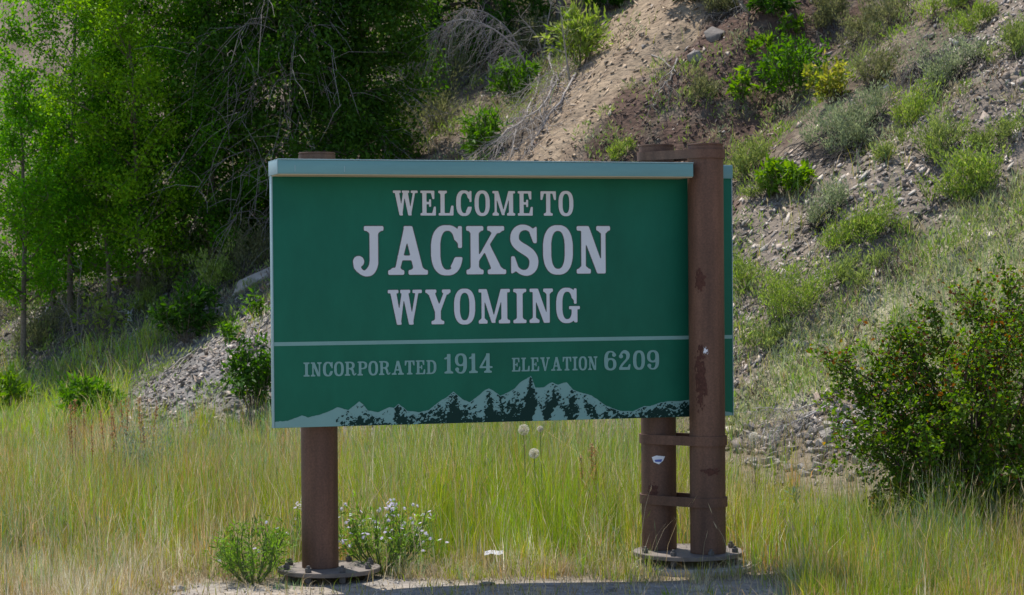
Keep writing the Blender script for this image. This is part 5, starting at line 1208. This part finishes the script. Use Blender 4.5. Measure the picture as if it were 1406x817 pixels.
# ------------------------------------------------------------------ foreground plants
def flower_plant(label, px, py, wpx, hpx, pal, n, seed, nfl, flcol, stems=22, leaf_px=9, name='aster_plant'):
    root, segs, Hh, Rr = leafy(label, px, py, wpx, hpx, pal, n, leaf_px, seed, name=name, cat='plant', aspect=0.2, stems=stems, upr=0.7, bark=(0.12, 0.16, 0.06))
    r = np.random.default_rng(seed+1); tips = [s[5] for s in segs]; P = []; D = []
    for i in range(nfl):
        c = tips[r.integers(0, len(tips))]+r.normal(0, 0.02, 3)+np.array([0, 0, 0.02])
        ax = unit(r.normal(0, 0.5, 3)+np.array([0, -0.5, 1.0])); e1 = unit(np.cross(ax, [1, 0.2, 0])); e2 = np.cross(ax, e1)
        for kx in range(9):
            a = kx/9*6.283; D.append(unit(e1*math.cos(a)+e2*math.sin(a)+ax*0.25)); P.append(c)
    if P:
        P = np.array(P); D = np.array(D); m = len(P)
        Vv, Ff = leaves_np(P, np.full(m, 0.015), np.full(m, 0.009), D, np.tile(np.array([[0, 0, 1.0]]), (m, 1))+0.01)
        o = mesh_np('flower_heads', Vv, Ff, M_petal, root, np.repeat(pal_mix(flcol, m, r, 0.08), 4, 0)); o['kind'] = 'stuff'
    return root
WF = [(0.72, 0.68, 0.78), (0.62, 0.56, 0.74), (0.78, 0.75, 0.80)]
WP = [(0.14, 0.26, 0.04), (0.19, 0.31, 0.06), (0.11, 0.21, 0.035)]
flower_plant('bushy aster with many small pale lilac flowers right of the left post', 528, 788, 130, 104, WP, 1900, 900, 130, WF, 26)
flower_plant('leafy green weed with a few lilac flowers left of the left post', 348, 800, 120, 92, WP, 1900, 910, 6, WF, 24, name='roadside_weed')
flower_plant('small aster sprig with white flowers close behind the left post', 408, 770, 60, 80, WP, 420, 920, 30, WF, 8)
clump('grey-green feathery sage plant standing in the meadow on the left', 195, 672, 62, 115, [(0.24, 0.29, 0.20), (0.28, 0.33, 0.24), (0.20, 0.25, 0.17)], 900, 921, name='sage_plant', cat='plant', deadn=0, bend=0.7)
clump('bright green weed in the grass left of the paired posts', 838, 752, 70, 62, [(0.16, 0.28, 0.04), (0.2, 0.32, 0.05), (0.13, 0.24, 0.04)], 420, 922, name='grass_tuft', cat='grass', deadn=0, wid=2.0)
clump('arching grass tuft at the foot of the paired posts', 893, 768, 50, 70, [(0.13, 0.20, 0.08), (0.16, 0.24, 0.10), (0.10, 0.17, 0.06)], 90, 923, name='grass_tuft', cat='grass', deadn=0, wid=1.3, bend=1.2)
clump('blue-green grass with upright heads in front of the berry shrub', 1270, 770, 190, 110, [(0.20, 0.28, 0.16), (0.24, 0.32, 0.19), (0.16, 0.24, 0.13)], 900, 924, name='grass_tuft', cat='grass', deadn=0, wid=1.1, bend=0.35)
clump('tall green grass clump at the lower left corner of the meadow', 60, 720, 120, 100, [(0.20, 0.26, 0.14), (0.24, 0.29, 0.18), (0.17, 0.22, 0.11)], 700, 925, name='grass_tuft', cat='grass', deadn=0, wid=1.0, bend=0.35)
leafy('single blue-green thistle stalk in the grass right of the posts', 1083, 738, 26, 72, [(0.16, 0.24, 0.15), (0.20, 0.28, 0.18), (0.12, 0.19, 0.11)], 90, 12, 930, name='thistle_stalk', cat='plant', stems=3, aspect=0.22, upr=0.9)

# salsify seed globes
def salsify(label, px, py, Yd, rad_px, seed):
    r = np.random.default_rng(seed); c = at_depth(float(px), float(py), Yd); k = Yd/FPX; R_ = rad_px*k
    g = np.array([c[0]+0.02, c[1]+0.03, float(terrain(c[0]+0.02, c[1]+0.03))])
    root = thing('salsify_seed_head', label, 'plant', g, 'salsify seed globes')
    T = Tubes(); kk = np.linspace(0, 1, 6)[:, None]; T.add(g+(c-g)*kk, np.full(6, 0.003), 5, (0.20, 0.24, 0.09)); T.build('stalk', M_twig, root)
    d = rand_dirs(90, r); S = Tubes()
    for v in d:
        S.add(np.array([c, c+v*R_*0.8]), np.array([0.0009, 0.0006]), 3, (0.75, 0.70, 0.58))
        e = unit(np.cross(v, r.normal(size=3))); f = np.cross(v, e)
        for a in range(5):
            w_ = unit(v*0.55+e*math.cos(a*1.257)+f*math.sin(a*1.257)); S.add(np.array([c+v*R_*0.78, c+v*R_*0.78+w_*R_*0.32]), np.array([0.0009, 0.0007]), 3, (0.85, 0.82, 0.74))
    S.build('seed_globe', M_petal, root)
salsify('fluffy seed globe just under the sign, upper one', 719, 590, 14.3, 8, 1)
salsify('fluffy seed globe under the sign, lower one', 733.5, 622.5, 13.9, 7.5, 2)
salsify('fluffy seed globe beside the stone heap right of the posts', 1035, 600, 14.8, 7, 3)
salsify('half-blown seed globe to the right of the two globes under the sign', 741.5, 589, 14.4, 4.5, 4)

# rust-coloured dock stalks
NTH = ['leftmost', 'second', 'third', 'fourth', 'fifth', 'sixth', 'seventh', 'eighth', 'ninth', 'tenth', 'eleventh', 'twelfth', 'rightmost']
r = np.random.default_rng(31)
dpx = sorted(95+110*r.random(13))+sorted(800+60*r.random(4))
for i in range(17):
    px = dpx[i]; g = at_depth(px, 500.0, 18.5+r.normal(0, 0.4) if i < 13 else 15.0+r.normal(0, 0.3)); g[2] = float(terrain(g[0], g[1])); k = g[1]/FPX
    if i < 13: lb = 'rust-brown dock stalk below the left scree, %s%s in the row' % (NTH[i], '' if i in (0, 12) else ' from the left')
    else: lb = 'rust-brown dock stalk under the sign, %s of the four there' % ('leftmost', 'second from left', 'third from left', 'rightmost')[i-13]
    root = thing('dock_stalk', lb, 'plant', g, 'dock stalks on the left' if i < 13 else 'dock stalks under the sign')
    Hh = (0.72 if i < 13 else 0.55)*(0.8+0.4*r.random()) if i < 17 else 0.4*(0.8+0.4*r.random())
    T = Tubes(); kk = np.linspace(0, 1, 6)[:, None]; top = g+np.array([r.normal(0, 0.05), r.normal(0, 0.05), Hh]); T.add(g+(top-g)*kk, np.linspace(0.004, 0.002, 6), 4, (0.28, 0.14, 0.06)); T.build('stalk', M_twig, root)
    n = 80; f = 0.62+0.4*r.random(n); P = g+(top-g)*f[:, None]+r.normal(0, 0.009, (n, 3))*(1.2-f*0.6)[:, None]
    Vv, Ff = leaves_np(P, 0.012+0.012*r.random(n), np.full(n, 0.012), rand_dirs(n, r), rand_dirs(n, r))
    mesh_np('seed_spike', Vv, Ff, M_dry, root, np.repeat(pal_mix([(0.46, 0.27, 0.13), (0.40, 0.22, 0.10), (0.50, 0.33, 0.18)], n, r, 0.15), 4, 0))

# a scrap of white litter in the grass
b = at_depth(678.0, 760.0, 13.0); bm = bmesh.new(); gz = float(terrain(b[0], b[1]))
pts = [(-0.058, 0, 0.0), (-0.02, 0.01, 0.012), (0.03, 0.0, 0.004), (0.058, 0.005, 0.012)]
low = [bm.verts.new((b[0]+x, b[1]-0.03+y, gz+0.085+z)) for x, y, z in pts]; upv = [bm.verts.new((b[0]+x*0.95, b[1]+0.03+y, gz+0.105+z*0.6)) for x, y, z in pts]
for i in range(3): bm.faces.new((low[i], low[i+1], upv[i+1], upv[i]))
gm = bmesh.ops.solidify(bm, geom=bm.faces[:], thickness=0.003)
tag(bm_obj('paper_scrap', bm, M_stick, None), 'scrap of white paper lying in the dry grass between the posts', 'litter')
